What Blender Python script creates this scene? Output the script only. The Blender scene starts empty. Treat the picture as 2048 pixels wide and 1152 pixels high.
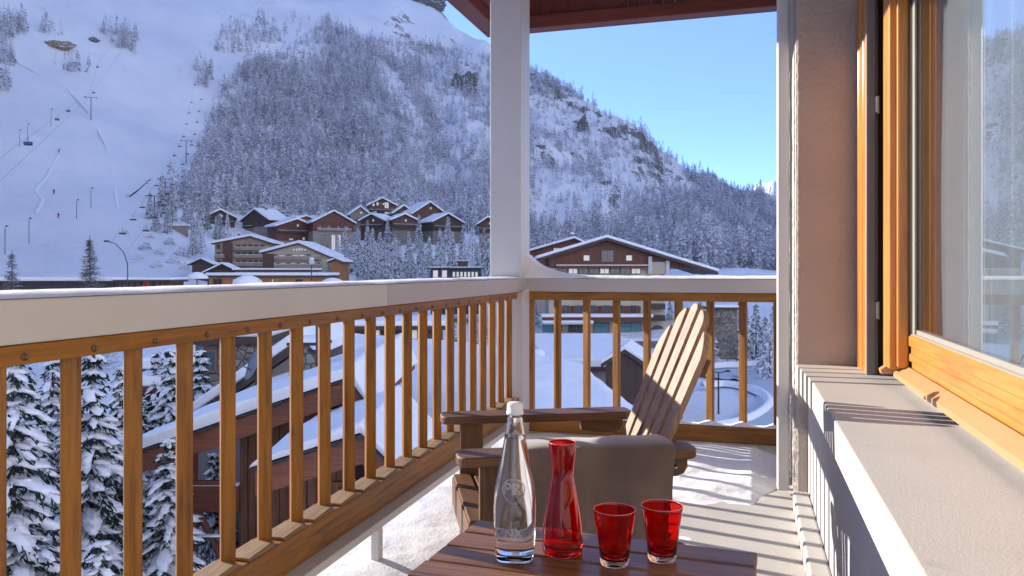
import bpy, bmesh, math, random
import numpy as np
from mathutils import Vector, Matrix, Euler
R = math.radians
SC = bpy.context.scene
# ---------------------------------------------------------------- camera, sky, sun, exposure
PSI = R(16.7); F = 1570.0; EYE = 1.25
cam_d = bpy.data.cameras.new('camera'); cam = bpy.data.objects.new('camera', cam_d)
SC.collection.objects.link(cam); SC.camera = cam
cam.location = (0, 0, EYE); cam.rotation_euler = (R(90), 0, PSI)
cam_d.sensor_width = 36; cam_d.lens = F/2048*36; cam_d.shift_y = -36/2048
cam_d.clip_start = 0.05; cam_d.clip_end = 20000
SUN_AZ = R(76.3); SUN_EL = R(18.6)            # azimuth counted to the left of +Y
SDIR = Vector((-math.sin(SUN_AZ)*math.cos(SUN_EL), math.cos(SUN_AZ)*math.cos(SUN_EL), math.sin(SUN_EL)))
w = bpy.data.worlds.new('World'); SC.world = w; w.use_nodes = True
nt = w.node_tree; bg = nt.nodes['Background']
sky = nt.nodes.new('ShaderNodeTexSky'); sky.sky_type = 'NISHITA'; sky.sun_disc = False
sky.sun_elevation = SUN_EL; sky.sun_rotation = -SUN_AZ
sky.altitude = 3800; sky.air_density = 1.0; sky.dust_density = 0.0; sky.ozone_density = 6.0
wb = nt.nodes.new('ShaderNodeMix'); wb.data_type = 'RGBA'; wb.blend_type = 'MULTIPLY'; wb.inputs[0].default_value = 1; wb.inputs[7].default_value = (1.16, .975, 1.0, 1)
nt.links.new(sky.outputs[0], wb.inputs[6]); nt.links.new(wb.outputs[2], bg.inputs[0]); bg.inputs[1].default_value = 0.15
sl = bpy.data.lights.new('sun', 'SUN'); sun = bpy.data.objects.new('sun', sl); SC.collection.objects.link(sun)
sl.energy = 4.3; sl.angle = R(0.5); sl.color = (1.0, 0.925, 0.82)
sun.rotation_euler = SDIR.to_track_quat('Z', 'Y').to_euler(); sun.location = (0, 0, 30)
SC.view_settings.view_transform = 'Standard'; SC.view_settings.look = 'None'
SC.view_settings.exposure = 1.55; SC.view_settings.gamma = 1
SC.render.resolution_x = 1024; SC.render.resolution_y = 576
rnd = random.Random(7)
CF = Vector((-math.sin(PSI), math.cos(PSI), 0)); CR = Vector((math.cos(PSI), math.sin(PSI), 0))
def P(u, v, Z):                                # a point of the place from where it appears and how deep it lies
    return CF*Z + CR*((u-1024)/F*Z) + Vector((0, 0, EYE-(v-540)/F*Z))
# ---------------------------------------------------------------- helpers
def setp(o, label=None, cat=None, group=None, kind=None):
    if label: o['label'] = label
    if cat: o['category'] = cat
    if group: o['group'] = group
    if kind: o['kind'] = kind
    return o
def thing(name, label, cat, loc=(0, 0, 0), rz=0, group=None):
    o = bpy.data.objects.new(name, None); SC.collection.objects.link(o)
    o.location = loc; o.rotation_euler = (0, 0, rz); o.empty_display_size = .2
    return setp(o, label, cat, group)
def copy_tree(o, parent=None):
    c = o.copy(); SC.collection.objects.link(c); c.parent = parent
    if parent is not None: c.matrix_parent_inverse = o.matrix_parent_inverse.copy()
    for ch in list(o.children): copy_tree(ch, c)
    return c
class MB:
    def __init__(s): s.v = []; s.f = []
    def add(s, vs, fs, M=None):
        n = len(s.v)
        for p in vs:
            p = Vector(p); s.v.append(tuple(M @ p if M is not None else p))
        for f in fs: s.f.append([i+n for i in f])
        return s
    def box(s, x0, x1, y0, y1, z0, z1, M=None):
        vs = [(x0,y0,z0),(x1,y0,z0),(x1,y1,z0),(x0,y1,z0),(x0,y0,z1),(x1,y0,z1),(x1,y1,z1),(x0,y1,z1)]
        return s.add(vs, [(0,3,2,1),(4,5,6,7),(0,1,5,4),(1,2,6,5),(2,3,7,6),(3,0,4,7)], M)
    def prism(s, poly, a0, a1, axis='y', M=None):     # poly in the other two axes (order kept)
        n = len(poly); vs = []
        for a in (a0, a1):
            for p, q in poly:
                vs.append({'y': (p, a, q), 'x': (a, p, q), 'z': (p, q, a)}[axis])
        fs = [list(range(n))[::-1], list(range(n, 2*n))] + [(i, (i+1) % n, n+(i+1) % n, n+i) for i in range(n)]
        return s.add(vs, fs, M)
    def tube(s, pts, r, n=8, M=None, cap=True):
        pts = [Vector(p) for p in pts]; rs = r if isinstance(r, (list, tuple)) else [r]*len(pts)
        vs = []; fs = []
        for i, p in enumerate(pts):
            d = (pts[min(i+1, len(pts)-1)]-pts[max(i-1, 0)]).normalized()
            a = d.orthogonal().normalized() if abs(d.z) > .9 else d.cross(Vector((0, 0, 1))).normalized()
            b = d.cross(a)
            for k in range(n):
                t = 2*math.pi*k/n; vs.append(p+(a*math.cos(t)+b*math.sin(t))*rs[i])
        for i in range(len(pts)-1):
            for k in range(n): fs.append((i*n+k, i*n+(k+1) % n, (i+1)*n+(k+1) % n, (i+1)*n+k))
        if cap: fs += [list(range(n)), list(range((len(pts)-1)*n, len(pts)*n))[::-1]]
        return s.add(vs, fs, M)
    def lathe(s, prof, n=40, M=None, sq=None):         # prof (r, z) pairs; sq(z) = superellipse exponent
        vs = []; fs = []
        for r, z in prof:
            e = sq(z) if sq else 2
            for k in range(n):
                t = 2*math.pi*k/n+.001; c, d = math.cos(t), math.sin(t)
                m = 1/((abs(c)**e+abs(d)**e)**(1/e)); vs.append((r*c*m, r*d*m, z))
        for i in range(len(prof)-1):
            for k in range(n): fs.append((i*n+k, i*n+(k+1) % n, (i+1)*n+(k+1) % n, (i+1)*n+k))
        if prof[0][0] > 1e-6: fs.append(list(range(n))[::-1])
        if prof[-1][0] > 1e-6: fs.append([(len(prof)-1)*n+k for k in range(n)])
        return s.add(vs, fs, M)
    def grid(s, fn, nu, nv, M=None):
        vs = [fn(i/nu, j/nv) for i in range(nu+1) for j in range(nv+1)]
        fs = [(i*(nv+1)+j, (i+1)*(nv+1)+j, (i+1)*(nv+1)+j+1, i*(nv+1)+j+1) for i in range(nu) for j in range(nv)]
        return s.add(vs, fs, M)
    def build(s, name, mat, parent=None, bevel=0, smooth=False, loc=None, fix=False, seg=2):
        me = bpy.data.meshes.new(name); me.from_pydata(s.v, [], s.f); me.update()
        if fix:
            bm = bmesh.new(); bm.from_mesh(me); bmesh.ops.remove_doubles(bm, verts=bm.verts, dist=1e-5)
            bmesh.ops.recalc_face_normals(bm, faces=bm.faces); bm.to_mesh(me); bm.free()
        o = bpy.data.objects.new(name, me); SC.collection.objects.link(o)
        if mat: me.materials.append(mat)
        if smooth: me.polygons.foreach_set('use_smooth', [True]*len(me.polygons))
        if bevel:
            b = o.modifiers.new('bevel', 'BEVEL'); b.width = bevel; b.segments = seg; b.limit_method = 'ANGLE'; b.angle_limit = R(40)
            b.harden_normals = False
        if parent is not None: o.parent = parent
        if loc: o.location = loc
        return o
def np_mesh(name, V, Fq, mat, parent=None, smooth=False):   # fast path: V (n,3), Fq (m,3|4)
    me = bpy.data.meshes.new(name); k = Fq.shape[1]
    me.vertices.add(len(V)); me.vertices.foreach_set('co', V.astype(np.float32).ravel())
    me.loops.add(Fq.size); me.loops.foreach_set('vertex_index', Fq.astype(np.int32).ravel())
    me.polygons.add(len(Fq)); me.polygons.foreach_set('loop_start', np.arange(0, Fq.size, k, dtype=np.int32))
    me.update(calc_edges=True); me.validate()
    me.polygons.foreach_set('use_smooth', [smooth]*len(me.polygons))
    if mat: me.materials.append(mat)
    o = bpy.data.objects.new(name, me); SC.collection.objects.link(o)
    if parent is not None: o.parent = parent
    return o
def noisev(p, s=1.0, seed=0.0):
    from mathutils import noise
    return noise.noise(Vector(p)*s+Vector((seed, seed*1.7, seed*.3)))
# ---------------------------------------------------------------- materials
class MT:
    def __init__(s, name):
        s.m = bpy.data.materials.new(name); s.m.use_nodes = True; s.t = s.m.node_tree; s.b = s.t.nodes['Principled BSDF']
    def n(s, typ, **kw):
        x = s.t.nodes.new(typ)
        for k, v in kw.items():
            if k.startswith('i_'): x.inputs[k[2:].replace('_', ' ')].default_value = v
            else: setattr(x, k, v)
        return x
    def l(s, a, b): s.t.links.new(a, b)
    def coords(s, scale=(1, 1, 1), random_off=False, kind='Object'):
        tc = s.n('ShaderNodeTexCoord'); mp = s.n('ShaderNodeMapping'); mp.inputs['Scale'].default_value = scale
        if random_off:
            oi = s.n('ShaderNodeObjectInfo'); ml = s.n('ShaderNodeMath', operation='MULTIPLY'); ml.inputs[1].default_value = 37
            s.l(oi.outputs['Random'], ml.inputs[0]); s.l(ml.outputs[0], mp.inputs['Location'])
        s.l(tc.outputs[kind], mp.inputs['Vector']); return mp.outputs[0]
    def noise(s, vec, scale, detail=4, rough=.55, dist=0):
        x = s.n('ShaderNodeTexNoise'); x.inputs['Scale'].default_value = scale; x.inputs['Detail'].default_value = detail
        x.inputs['Roughness'].default_value = rough; x.inputs['Distortion'].default_value = dist
        s.l(vec, x.inputs['Vector']); return x.outputs['Fac']
    def ramp(s, fac, stops):
        x = s.n('ShaderNodeValToRGB'); e = x.color_ramp.elements
        while len(e) < len(stops): e.new(.5)
        for i, (p, c) in enumerate(stops):
            e[i].position = p; e[i].color = (c[0], c[1], c[2], 1) if isinstance(c, (tuple, list)) else (c, c, c, 1)
        s.l(fac, x.inputs[0]); return x.outputs[0]
    def mix(s, fac, a, b, mode='MIX'):
        x = s.n('ShaderNodeMix', data_type='RGBA', blend_type=mode)
        for k, q in ((6, a), (7, b)):
            if isinstance(q, (tuple, list)): x.inputs[k].default_value = (*q[:3], 1)
            else: s.l(q, x.inputs[k])
        if isinstance(fac, float): x.inputs[0].default_value = fac
        else: s.l(fac, x.inputs[0])
        return x.outputs[2]
    def math(s, op, a, b=0.0, clamp=False):
        x = s.n('ShaderNodeMath', operation=op, use_clamp=clamp)
        for k, q in ((0, a), (1, b)):
            if isinstance(q, (int, float)): x.inputs[k].default_value = q
            else: s.l(q, x.inputs[k])
        return x.outputs[0]
    def bump(s, h, strength=.3, dist=.01):
        x = s.n('ShaderNodeBump'); x.inputs['Strength'].default_value = strength; x.inputs['Distance'].default_value = dist
        s.l(h, x.inputs['Height']); s.l(x.outputs[0], s.b.inputs['Normal'])
    def col(s, c):
        if isinstance(c, (tuple, list)): s.b.inputs['Base Color'].default_value = (*c[:3], 1)
        else: s.l(c, s.b.inputs['Base Color'])
    def set(s, **kw):
        for k, v in kw.items(): s.b.inputs[k.replace('_', ' ')].default_value = v
        return s
def plain(name, c, rough=.6, var=.12, scale=6, bumps=0.0, bscale=40, bdist=.003, **kw):
    t = MT(name); v = t.coords((1, 1, 1), True)
    c2 = tuple(max(0, x*(1-var*2)) for x in c)
    t.col(t.ramp(t.noise(v, scale, 5, .6), [(.3, c2), (.7, c)])); t.set(Roughness=rough, **kw)
    if bumps: t.bump(t.noise(v, bscale, 6, .65), bumps, bdist)
    return t.m
def wood(name, light, dark, axis='z', rough=.45, scale=1.0, knots=True, bumps=.25, coat=0.0):
    t = MT(name); a = {'x': (.06, 1, 1), 'y': (1, .06, 1), 'z': (1, 1, .06)}[axis]
    v = t.coords(tuple(q*scale for q in a), True)
    g1 = t.noise(v, 46, 6, .62, .8); g2 = t.noise(v, 170, 4, .7)
    v2 = t.coords(tuple(q*scale for q in ((.4, 1, 1) if axis == 'x' else (1, .4, 1) if axis == 'y' else (1, 1, .4))), True)
    big = t.noise(v2, 5, 3, .5)
    m = t.math('ADD', t.math('MULTIPLY', g1, .6), t.math('ADD', t.math('MULTIPLY', g2, .25), t.math('MULTIPLY', big, .3)))
    c = t.ramp(m, [(.42, dark), (.54, tuple(.55*x+.45*y for x, y in zip(light, dark))), (.66, light)])
    if knots:
        vo = t.n('ShaderNodeTexVoronoi'); vo.inputs['Scale'].default_value = 7; t.l(v2, vo.inputs['Vector'])
        k = t.ramp(vo.outputs['Distance'], [(.0, 1.0), (.11, .0)]); c = t.mix(t.math('MULTIPLY', k, .55), c, tuple(x*.35 for x in dark))
    t.col(c); t.set(Roughness=rough)
    if coat: t.set(Coat_Weight=coat, Coat_Roughness=.25)
    t.bump(t.math('ADD', g1, g2), bumps, .0015)
    return t.m
M = {}
def snowmat(name, scale, bs, bd, sparkle=0.0, c=(.86, .87, .89)):
    t = MT(name); v = t.coords()
    n1 = t.noise(v, scale, 5, .6); t.col(t.ramp(n1, [(.3, tuple(x*.93 for x in c)), (.7, c)]))
    t.set(Roughness=.7, Subsurface_Weight=.0, Specular_IOR_Level=.25); t.bump(t.noise(v, scale*3, 6, .6), bs, bd); return t.m
M['snow'] = snowmat('snow', 4, .5, .02)
M['snow_fine'] = snowmat('snow_fine', 25, .5, .006)
M['snow_far'] = snowmat('snow_roof_far', .4, .3, .1)
def painted(name, c, dirt=.25):
    t = MT(name); v = t.coords()
    n1 = t.noise(v, 1.6, 6, .6); n2 = t.noise(t.coords((3, 3, .6)), 5, 6, .7)
    c0 = t.ramp(n1, [(.3, tuple(x*.9 for x in c)), (.7, c)])
    d = t.ramp(n2, [(.62, 0.0), (.82, 1.0)]); t.col(t.mix(t.math('MULTIPLY', d, dirt), c0, (.35, .31, .26)))
    t.set(Roughness=.45); t.bump(t.noise(v, 60, 4, .6), .12, .002); return t.m
M['white'] = painted('white_paint', (.62, .61, .59), .22)
M['shade_white'] = painted('shade_toned_white_paint', (.50, .465, .46), .3)  # white darkened to stand for paint outside the window's bounced sunlight
M['white_worn'] = painted('worn_white_paint', (.56, .53, .49), .6)
# floor
t = MT('painted_floor'); v = t.coords(); n1 = t.noise(v, 2, 6, .6); n2 = t.noise(v, 14, 8, .75)
c = t.ramp(n1, [(.3, (.47, .445, .40)), (.7, (.56, .53, .48))])
c = t.mix(t.ramp(n2, [(.58, 0.0), (.75, .6)]), c, (.38, .34, .29)); t.col(c); t.set(Roughness=.6); t.bump(n2, .3, .004); M['floor'] = t.m
# stucco
def stucco(name, c, s=90, strength=.9, d=.006):
    t = MT(name); v = t.coords((1, 1, 1)); n = t.noise(v, s, 5, .6, 1.2); m = t.noise(v, 2, 4, .5)
    sp = t.ramp(t.noise(t.coords((1, 1, .5)), 7, 7, .75), [(.60, 0.0), (.78, .55)]); t.col(t.mix(sp, t.ramp(m, [(.3, tuple(x*.88 for x in c)), (.7, c)]), tuple(x*.55 for x in c))); t.set(Roughness=.85); t.bump(n, strength, d); return t.m
M['stucco'] = stucco('stucco_wall', (.47, .415, .365), 60)
M['ledge'] = stucco('ledge_render', (.45, .425, .40), 110, .5, .003)
M['lowwall'] = stucco('low_wall_render', (.46, .435, .43), 70, .9, .006)
HL, HD = (.33, .132, .006), (.11, .036, .002)
for a in 'xyz': M['rail_'+a] = wood('rail_wood_'+a, HL, HD, a, .5, 1.0, coat=.0)
for a in 'xyz': M['win_'+a] = wood('window_wood_'+a, (.56, .235, .045), (.38, .13, .018), a, .35, 1.0, bumps=.12, coat=.3)
for a in 'xyz': M['chair_'+a] = wood('chair_wood_'+a, (.37, .225, .148), (.15, .08, .046), a, .55, 1.0)
for a in 'xyz': M['table_'+a] = wood('table_wood_'+a, (.25, .11, .038), (.06, .022, .007), a, .4, 1.0, coat=.12)
for a in 'xyz': M['arm_'+a] = wood('chair_arm_wood_'+a, (.15, .066, .024), (.05, .019, .007), a, .5, 1.0, coat=.0)
for a in 'xyz': M['eave_'+a] = wood('red_eave_wood_'+a, (.20, .045, .025), (.10, .02, .012), a, .5, 1.0, knots=False)
M['worn_wood'] = wood('worn_end_wood', (.27, .17, .08), (.11, .055, .02), 'y', .7, 1.2)
M['old_screw'] = plain('weathered_screw', (.20, .15, .10), .4, .2, 30, Metallic=.8)
M['steel'] = plain('steel', (.55, .53, .50), .3, .1, 30, Metallic=1.0)
M['dark'] = plain('dark_gap', (.03, .022, .02), .7)
M['sill_metal'] = plain('brown_metal_sill', (.50, .27, .12), .35, .04, 3, Specular_IOR_Level=.6)
M['taupe'] = plain('grey_painted_shutter', (.26, .21, .18), .6, .08, 4)
M['seal'] = plain('window_seal', (.30, .28, .24), .5, .05)
def glassy(name, c, ior=1.45, rough=0.0):
    t = MT(name); t.col(c); t.set(Roughness=rough, IOR=ior, Transmission_Weight=1.0); return t.m
M['clear'] = glassy('clear_glass', (.97, .98, .985), 1.47)
M['water'] = glassy('water', (.98, .99, 1.0), 1.33)
M['red'] = glassy('red_glass', (.96, .035, .035), 1.45)
M['rim'] = glassy('red_glass_rim', (1.0, .18, .16), 1.45, .1); M['rim'].node_tree.nodes['Principled BSDF'].inputs['Transmission Weight'].default_value = .35
M['emboss'] = glassy('frosted_glass', (.97, .97, .98), 1.3, .35); M['emboss'].node_tree.nodes['Principled BSDF'].inputs['Transmission Weight'].default_value = .82
M['redbase'] = glassy('clear_glass_foot', (.98, .86, .87), 1.47)
t = MT('plastic_cap'); t.col((.85, .86, .88)); t.set(Roughness=.35, Transmission_Weight=.25, Subsurface_Weight=.2, Subsurface_Scale=.01); M['cap'] = t.m
def pane_mat(name, tint=(.9, .93, .95), refl=1.0):
    m = bpy.data.materials.new(name); m.use_nodes = True; n = m.node_tree; n.nodes.clear()
    o = n.nodes.new('ShaderNodeOutputMaterial'); mx = n.nodes.new('ShaderNodeMixShader'); lw = n.nodes.new('ShaderNodeLayerWeight'); lw.inputs[0].default_value = .5; pw = n.nodes.new('ShaderNodeMath'); pw.operation = 'POWER'; pw.inputs[1].default_value = 5; n.links.new(lw.outputs['Facing'], pw.inputs[0]); fr = n.nodes.new('ShaderNodeMath'); fr.operation = 'MULTIPLY_ADD'; fr.inputs[1].default_value = .95; fr.inputs[2].default_value = .05; n.links.new(pw.outputs[0], fr.inputs[0])
    tr = n.nodes.new('ShaderNodeBsdfTransparent'); tr.inputs[0].default_value = (*tint, 1); gl = n.nodes.new('ShaderNodeBsdfGlossy'); gl.inputs['Roughness'].default_value = 0.0
    gl.inputs['Color'].default_value = (.95, .97, 1, 1)
    n.links.new(fr.outputs[0], mx.inputs[0]); n.links.new(tr.outputs[0], mx.inputs[1]); n.links.new(gl.outputs[0], mx.inputs[2]); n.links.new(mx.outputs[0], o.inputs[0])
    return m
M['pane'] = pane_mat('window_pane')
# ---------------------------------------------------------------- the balcony
floor = setp(MB().box(-1.95, .33, -2.2, 5.72, -.22, 0).build('balcony_floor', M['floor']), kind='structure')
# --- side railing
RX = -1.42
rl = thing('balcony_railing', 'long orange-brown wooden railing under a white handrail along the left side of the balcony', 'railing', (-.004, .03, 0), .0212)
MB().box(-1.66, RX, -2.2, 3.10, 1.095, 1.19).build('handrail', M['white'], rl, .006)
MB().box(-1.66, RX-.001, 3.1035, 5.42, 1.095, 1.19).build('handrail', M['shade_white'], rl, .006)['label'] = 'far length of the handrail, coloured as if in shade'  # split and darker tone imitate the edge of sunlight bounced off the window
def snowcap(x0, x1, y0, y1, z, h, along, nu, nv, seed, lift=None, wob=.006):
    m = MB()
    def fn(a, b):
        p = along*0+a; q = b
        if along: x = x0+(x1-x0)*q; y = y0+(y1-y0)*p
        else: y = y0+(y1-y0)*q; x = x0+(x1-x0)*p
        e = 1-abs(2*q-1)**6
        hh = h*e*(1+.35*noisev((x*3, y*3, seed))+.15*noisev((x*14, y*14, seed)))
        if lift: hh += lift(x, y)*e
        s = (q-.5)*wob*2*noisev((x*9, y*9, seed+3))
        return (x+(s if along else 0), y+(0 if along else s), z+max(hh, .0006))
    m.grid(fn, nu, nv); return m
snowcap(-1.665, RX+.004, -2.2, 5.33, 1.1905, .0125, 1, 500, 18, 1.0).build('snow_cover', M['snow_fine'], rl, smooth=True)
MB().box(-1.50, RX-.012, -2.2, 5.40, 1.05, 1.093).build('top_rail', M['rail_y'], rl, .003)
def baluster_mesh(name, h, parent, mat, wid=.043, th=.027):
    return MB().box(-wid/2, wid/2, -th/2, th/2, 0, h).build(name, mat, parent, .0035)
PIT = .1965; b0 = 1.447
first = None
ys = [b0+PIT*k for k in range(-11, 20)]
for y in ys:
    if first is None:
        o = first = baluster_mesh('baluster', 1.052-.375+.03, rl, M['rail_z'])
    else:
        o = first.copy(); SC.collection.objects.link(o)
    o.location = (-1.465, y, .345); o.rotation_euler = (0, 0, R(45))
MB().box(-1.53, RX+.004, -2.2, 5.40, .24, .352).build('bottom_rail', M['rail_y'], rl, .004)
sp = None
for i, y in enumerate(ys[:-1]):
    L = PIT-.062
    if sp is None:
        sp = o = MB().prism([(-L/2, 0), (L/2, 0), (L/2, .020), (-L/2, .010)], -.035, .046, 'x').build('spacer_block', M['worn_wood'], rl, .003)
    else: o = sp.copy(); SC.collection.objects.link(o)
    o.location = (-1.463, y+PIT/2+.012, .3525)
MB().prism([(-1.45, .194), (-1.37, .194), (-1.37, .226), (-1.44, .2385), (-1.50, .2385), (-1.50, .205)], -2.2, 5.42, 'y').build('base_board', M['white_worn'], rl, .003)
for y in (-.2, 1.4, 2.93, 4.46):
    MB().box(-1.41, -1.375, y-.02, y+.02, 0, .1935).build('support_post', M['white_worn'], rl, .002)
sc = None
for i, y in enumerate(ys):
    if sc is None:
        sc = o = MB().lathe([(0.0035, 0), (.0085, 0), (.0085, .0025), (.006, .0035), (.0035, .001)], 16).build('screw', M['old_screw'], rl)
    else: o = sc.copy(); SC.collection.objects.link(o)
    o.location = (RX-.0118, y+.045+.01*math.sin(i*5), 1.066); o.rotation_euler = (0, R(90), 0)
# --- end railing
re_ = thing('balcony_railing', 'short wooden railing under a white handrail across the far end of the balcony', 'railing', (0, 0, 0))
MB().box(-1.533, .245, 5.46, 5.70, 1.095, 1.19).build('handrail', M['shade_white'], re_, .006)
def lift(x, y): return .15*math.exp(-((x+1.54)/.13)) if x > -1.55 else .14
snowcap(-1.54, .245, 5.455, 5.705, 1.1905, .020, 0, 160, 20, 5.0, lift).build('snow_cover', M['snow_fine'], re_, smooth=True)
MB().box(-1.55, .245, 5.475, 5.545, 1.035, 1.0935).build('top_rail', M['rail_x'], re_, .003)
f2 = None
for k in range(7):
    if f2 is None: o = f2 = baluster_mesh('baluster', .86, re_, M['rail_z'], .05, .03)
    else: o = f2.copy(); SC.collection.objects.link(o)
    o.location = (-1.31+.2135*k, 5.51, .18); o.rotation_euler = (0, 0, R(-28))
for x0, x1 in ((-1.55, -1.485), (.165, .245)):
    MB().box(x0, x1, 5.48, 5.54, .195, 1.034).build('end_upright', M['rail_z'], re_, .003)
MB().box(-1.55, .245, 5.46, 5.56, .09, .20).build('bottom_rail', M['rail_x'], re_, .004)
MB().prism([(5.38, 0), (5.66, 0), (5.66, .0895), (5.44, .0895), (5.38, .075)], -1.55, .245, 'x').build('base_board', M['white_worn'], re_, .003)
def dr(a, b):
    x = -1.48+1.66*a; y = 5.465+.09*b
    k = ((x+1.31) % .2135)/.2135; e = (1-abs(2*b-1)**4)
    return (x, y, .2005+.045*max(0, (abs(2*k-1)-.25))*e*(1+.5*noisev((x*5, 0, 2))))
MB().grid(dr, 120, 8).build('snow_cover', M['snow_fine'], re_, smooth=True)
# --- posts
cp = thing('corner_post', 'tall square white post standing on the corner of the two railings', 'post', (-1.655, 5.47, 0))
MB().box(-.115, .115, -.12, .12, 1.1902, 3.62).build('upper_shaft', M['white'], cp, .006)
MB().box(.045, .150, -.19, -.014, 0, 1.0945).build('lower_shaft', M['white'], cp, .005)
dp = thing('downpipe', 'slim white square pipe running down beside the stucco pier', 'pipe', (.19, 4.64, 0))
MB().box(-.033, .033, -.033, .033, .02, 3.9).build('pipe_shaft', M['white'], dp, .016, seg=4)
# --- facade of our own building
fa = thing('apartment_facade', 'stucco outer wall of the apartment with its pier, rendered ledge and large wooden window', 'building wall', (0, 0, 0))
def pier_pt(a, b):
    s = a*1.50; z = -.1+3.8*b
    if s < 1.19: x, y, nx, ny = .25, 5.66-s, -1, 0
    elif s < 1.22: t = (s-1.19)/.03*math.pi/2; x, y, nx, ny = .265-.015*math.cos(t), 4.485-.015*math.sin(t), -math.cos(t), -math.sin(t)
    else: x, y, nx, ny = .265+(s-1.22), 4.47, 0, -1
    d = .0030*noisev((x, y, z), 55, 2)+.0022*noisev((x, y, z), 120, 5)+.002*noisev((x, y, z), 9, 7)
    return (x+nx*d, y+ny*d, z)
pier = MB().grid(pier_pt, 170, 420); pier.box(.27, .544, 4.48, 5.66, -.2, 3.7).build('pier', M['stucco'], fa, smooth=True)
MB().box(.31, .70, -2.2, 4.469, 0, .617).build('low_wall', M['lowwall'], fa)
MB().box(.226, .3095, -2.2, 4.40, .0005, .085).build('kerb', M['white_worn'], fa, .012, seg=3)
ledge = MB().box(.279, .70, -2.2, 3.78, .6175, .745).build('ledge', M['ledge'], fa, .006)
for k in range(4):
    y = 3.80+.168*k
    MB().box(.272-.008*k, .70, y, y+.135, .617, .748).build('ledge_rib', M['ledge'], ledge, .004)
MB().box(.71, .95, -2.2, 1.5, .745, 3.7).build('wall', M['stucco'], fa)
MB().box(.71, .95, -2.2, 4.469, -.2, .744).build('wall', M['stucco'], fa)
MB().box(.5455, .95, 4.47, 5.75, -.2, 3.7).build('wall', M['stucco'], fa)
MB().box(.71, .95, 1.5, 4.469, 3.05, 3.7).build('lintel', M['stucco'], fa)
# window
wi = MB().box(.647, .76, 3.70, 3.78, .80, 3.05).build('window', M['win_z'], fa, .004)
MB().box(.575, .6465, 3.645, 3.67, .83, 3.05).build('frame', M['win_z'], wi, .006)
MB().box(.575, .60, 3.6705, 3.80, .83, 3.05).build('frame', M['win_z'], wi, .004)
MB().box(.602, .646, 3.615, 3.6445, .84, 3.05).build('frame', M['win_z'], wi, .007)
MB().box(.606, .6460, 3.671, 3.95, .84, 3.05).build('frame', M['seal'], wi, .002)
prof = [(.655, .866), (.645, .872), (.645, .900), (.652, .904), (.652, .930), (.643, .935), (.643, .972), (.655, .984), (.72, .990), (.72, .84), (.655, .84)]
MB().prism(prof, 1.5, 3.61, 'y').build('frame', M['win_y'], wi, .002)
MB().prism([(.652, .985), (.661, .988), (.661, 1.004), (.69, 1.004), (.69, .980), (.652, .980)], 1.5, 3.6095, 'y').build('glazing_bead', M['seal'], wi)
MB().box(.650, .660, 3.585, 3.6145, .985, 3.05).build('glazing_bead', M['dark'], wi)
MB().box(.653, .6615, 3.545, 3.5845, .985, 3.05).build('glazing_bead', M['seal'], wi, .002)
MB().box(.665, .671, 1.5, 3.60, .98, 3.05).build('pane', M['pane'], wi)
MB().box(.645, .72, 1.45, 1.4995, .84, 3.05).build('frame', M['win_z'], wi)
MB().box(.66, .709, -2.2, 3.78, .7455, .838).build('sill_upstand', M['ledge'], fa)
MB().box(.66, .709, -2.2, 1.449, .8385, 3.7).build('wall', M['stucco'], fa)
sb = MB().prism([(.655, .838), (.645, .845), (.600, .812), (.599, .793), (.604, .789), (.655, .805)], -.5, 3.70, 'y').build('window_sill', M['sill_metal'], fa, .0015)
MB().prism([(.600, .855), (.645, .845), (.605, .803), (.555, .800), (.550, .820)], 3.705, 3.76, 'y').build('end_cap', M['sill_metal'], sb, .002)
# side trim, shutter leaf and hinges
for k in (0, 1): MB().lathe([(.014, .7455), (.014, 3.6)], 12, Matrix.Translation((.557, 4.435-.17*k-.04, 0))).build('door_trim', M['win_z'], fa, smooth=True)
MB().box(.548, .566, 4.13, 4.4695, .7455, 3.6).build('door_trim', M['win_z'], fa, .003)
sh = MB().box(.545, .585, 4.085, 4.125, .7455, 3.6).build('shutter', M['taupe'], fa, .003)
MB().box(.5855, .60, 4.12, 4.14, .7455, 3.6).build('edge_strip', M['seal'], sh)
MB().box(.586, .700, 4.25, 4.469, .7455, 3.6).build('reveal', plain('brown_reveal', (.10, .05, .03), .7), fa)
for z in (1.02, 2.0, 2.55): MB().box(.585, .596, 4.07, 4.10, z, z+.075).lathe([(.006, z-.005), (.006, z+.08)], 10, Matrix.Translation((.598, 4.085, 0))).build('hinge', M['steel'], sh, .001)
# room behind the glass, curtain
rm = setp(MB().box(.96, 4.2, .9, 5.2, -.2, -.1).box(4.2, 4.3, .9, 5.2, -.1, 3.4).box(.96, 4.2, 5.2, 5.3, -.1, 3.4).box(.96, 4.2, .8, .9, -.1, 3.4).box(.96, 4.2, .9, 5.2, 3.4, 3.5).build('room_interior', plain('room_wall', (.42, .42, .42), .9)), kind='structure')
t = MT('sheer_curtain'); t.col((.50, .53, .56)); t.set(Roughness=.9)
tr = t.n('ShaderNodeBsdfTransparent'); tl = t.n('ShaderNodeBsdfTranslucent'); tl.inputs[0].default_value = (.5, .54, .58, 1)
m1 = t.n('ShaderNodeMixShader'); m1.inputs[0].default_value = .35; t.l(t.b.outputs[0], m1.inputs[1]); t.l(tl.outputs[0], m1.inputs[2])
m2 = t.n('ShaderNodeMixShader'); m2.inputs[0].default_value = .35; t.l(m1.outputs[0], m2.inputs[1]); t.l(tr.outputs[0], m2.inputs[2])
t.l(m2.outputs[0], t.t.nodes['Material Output'].inputs[0]); M['curtain'] = t.m
def cur(a, b):
    y = 1.3+2.45*a; z = .35+2.75*b
    return (.745+.012*math.sin(y*26+1.2*math.sin(y*5))+.01*noisev((y*4, z, 3)), y, z)
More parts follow.
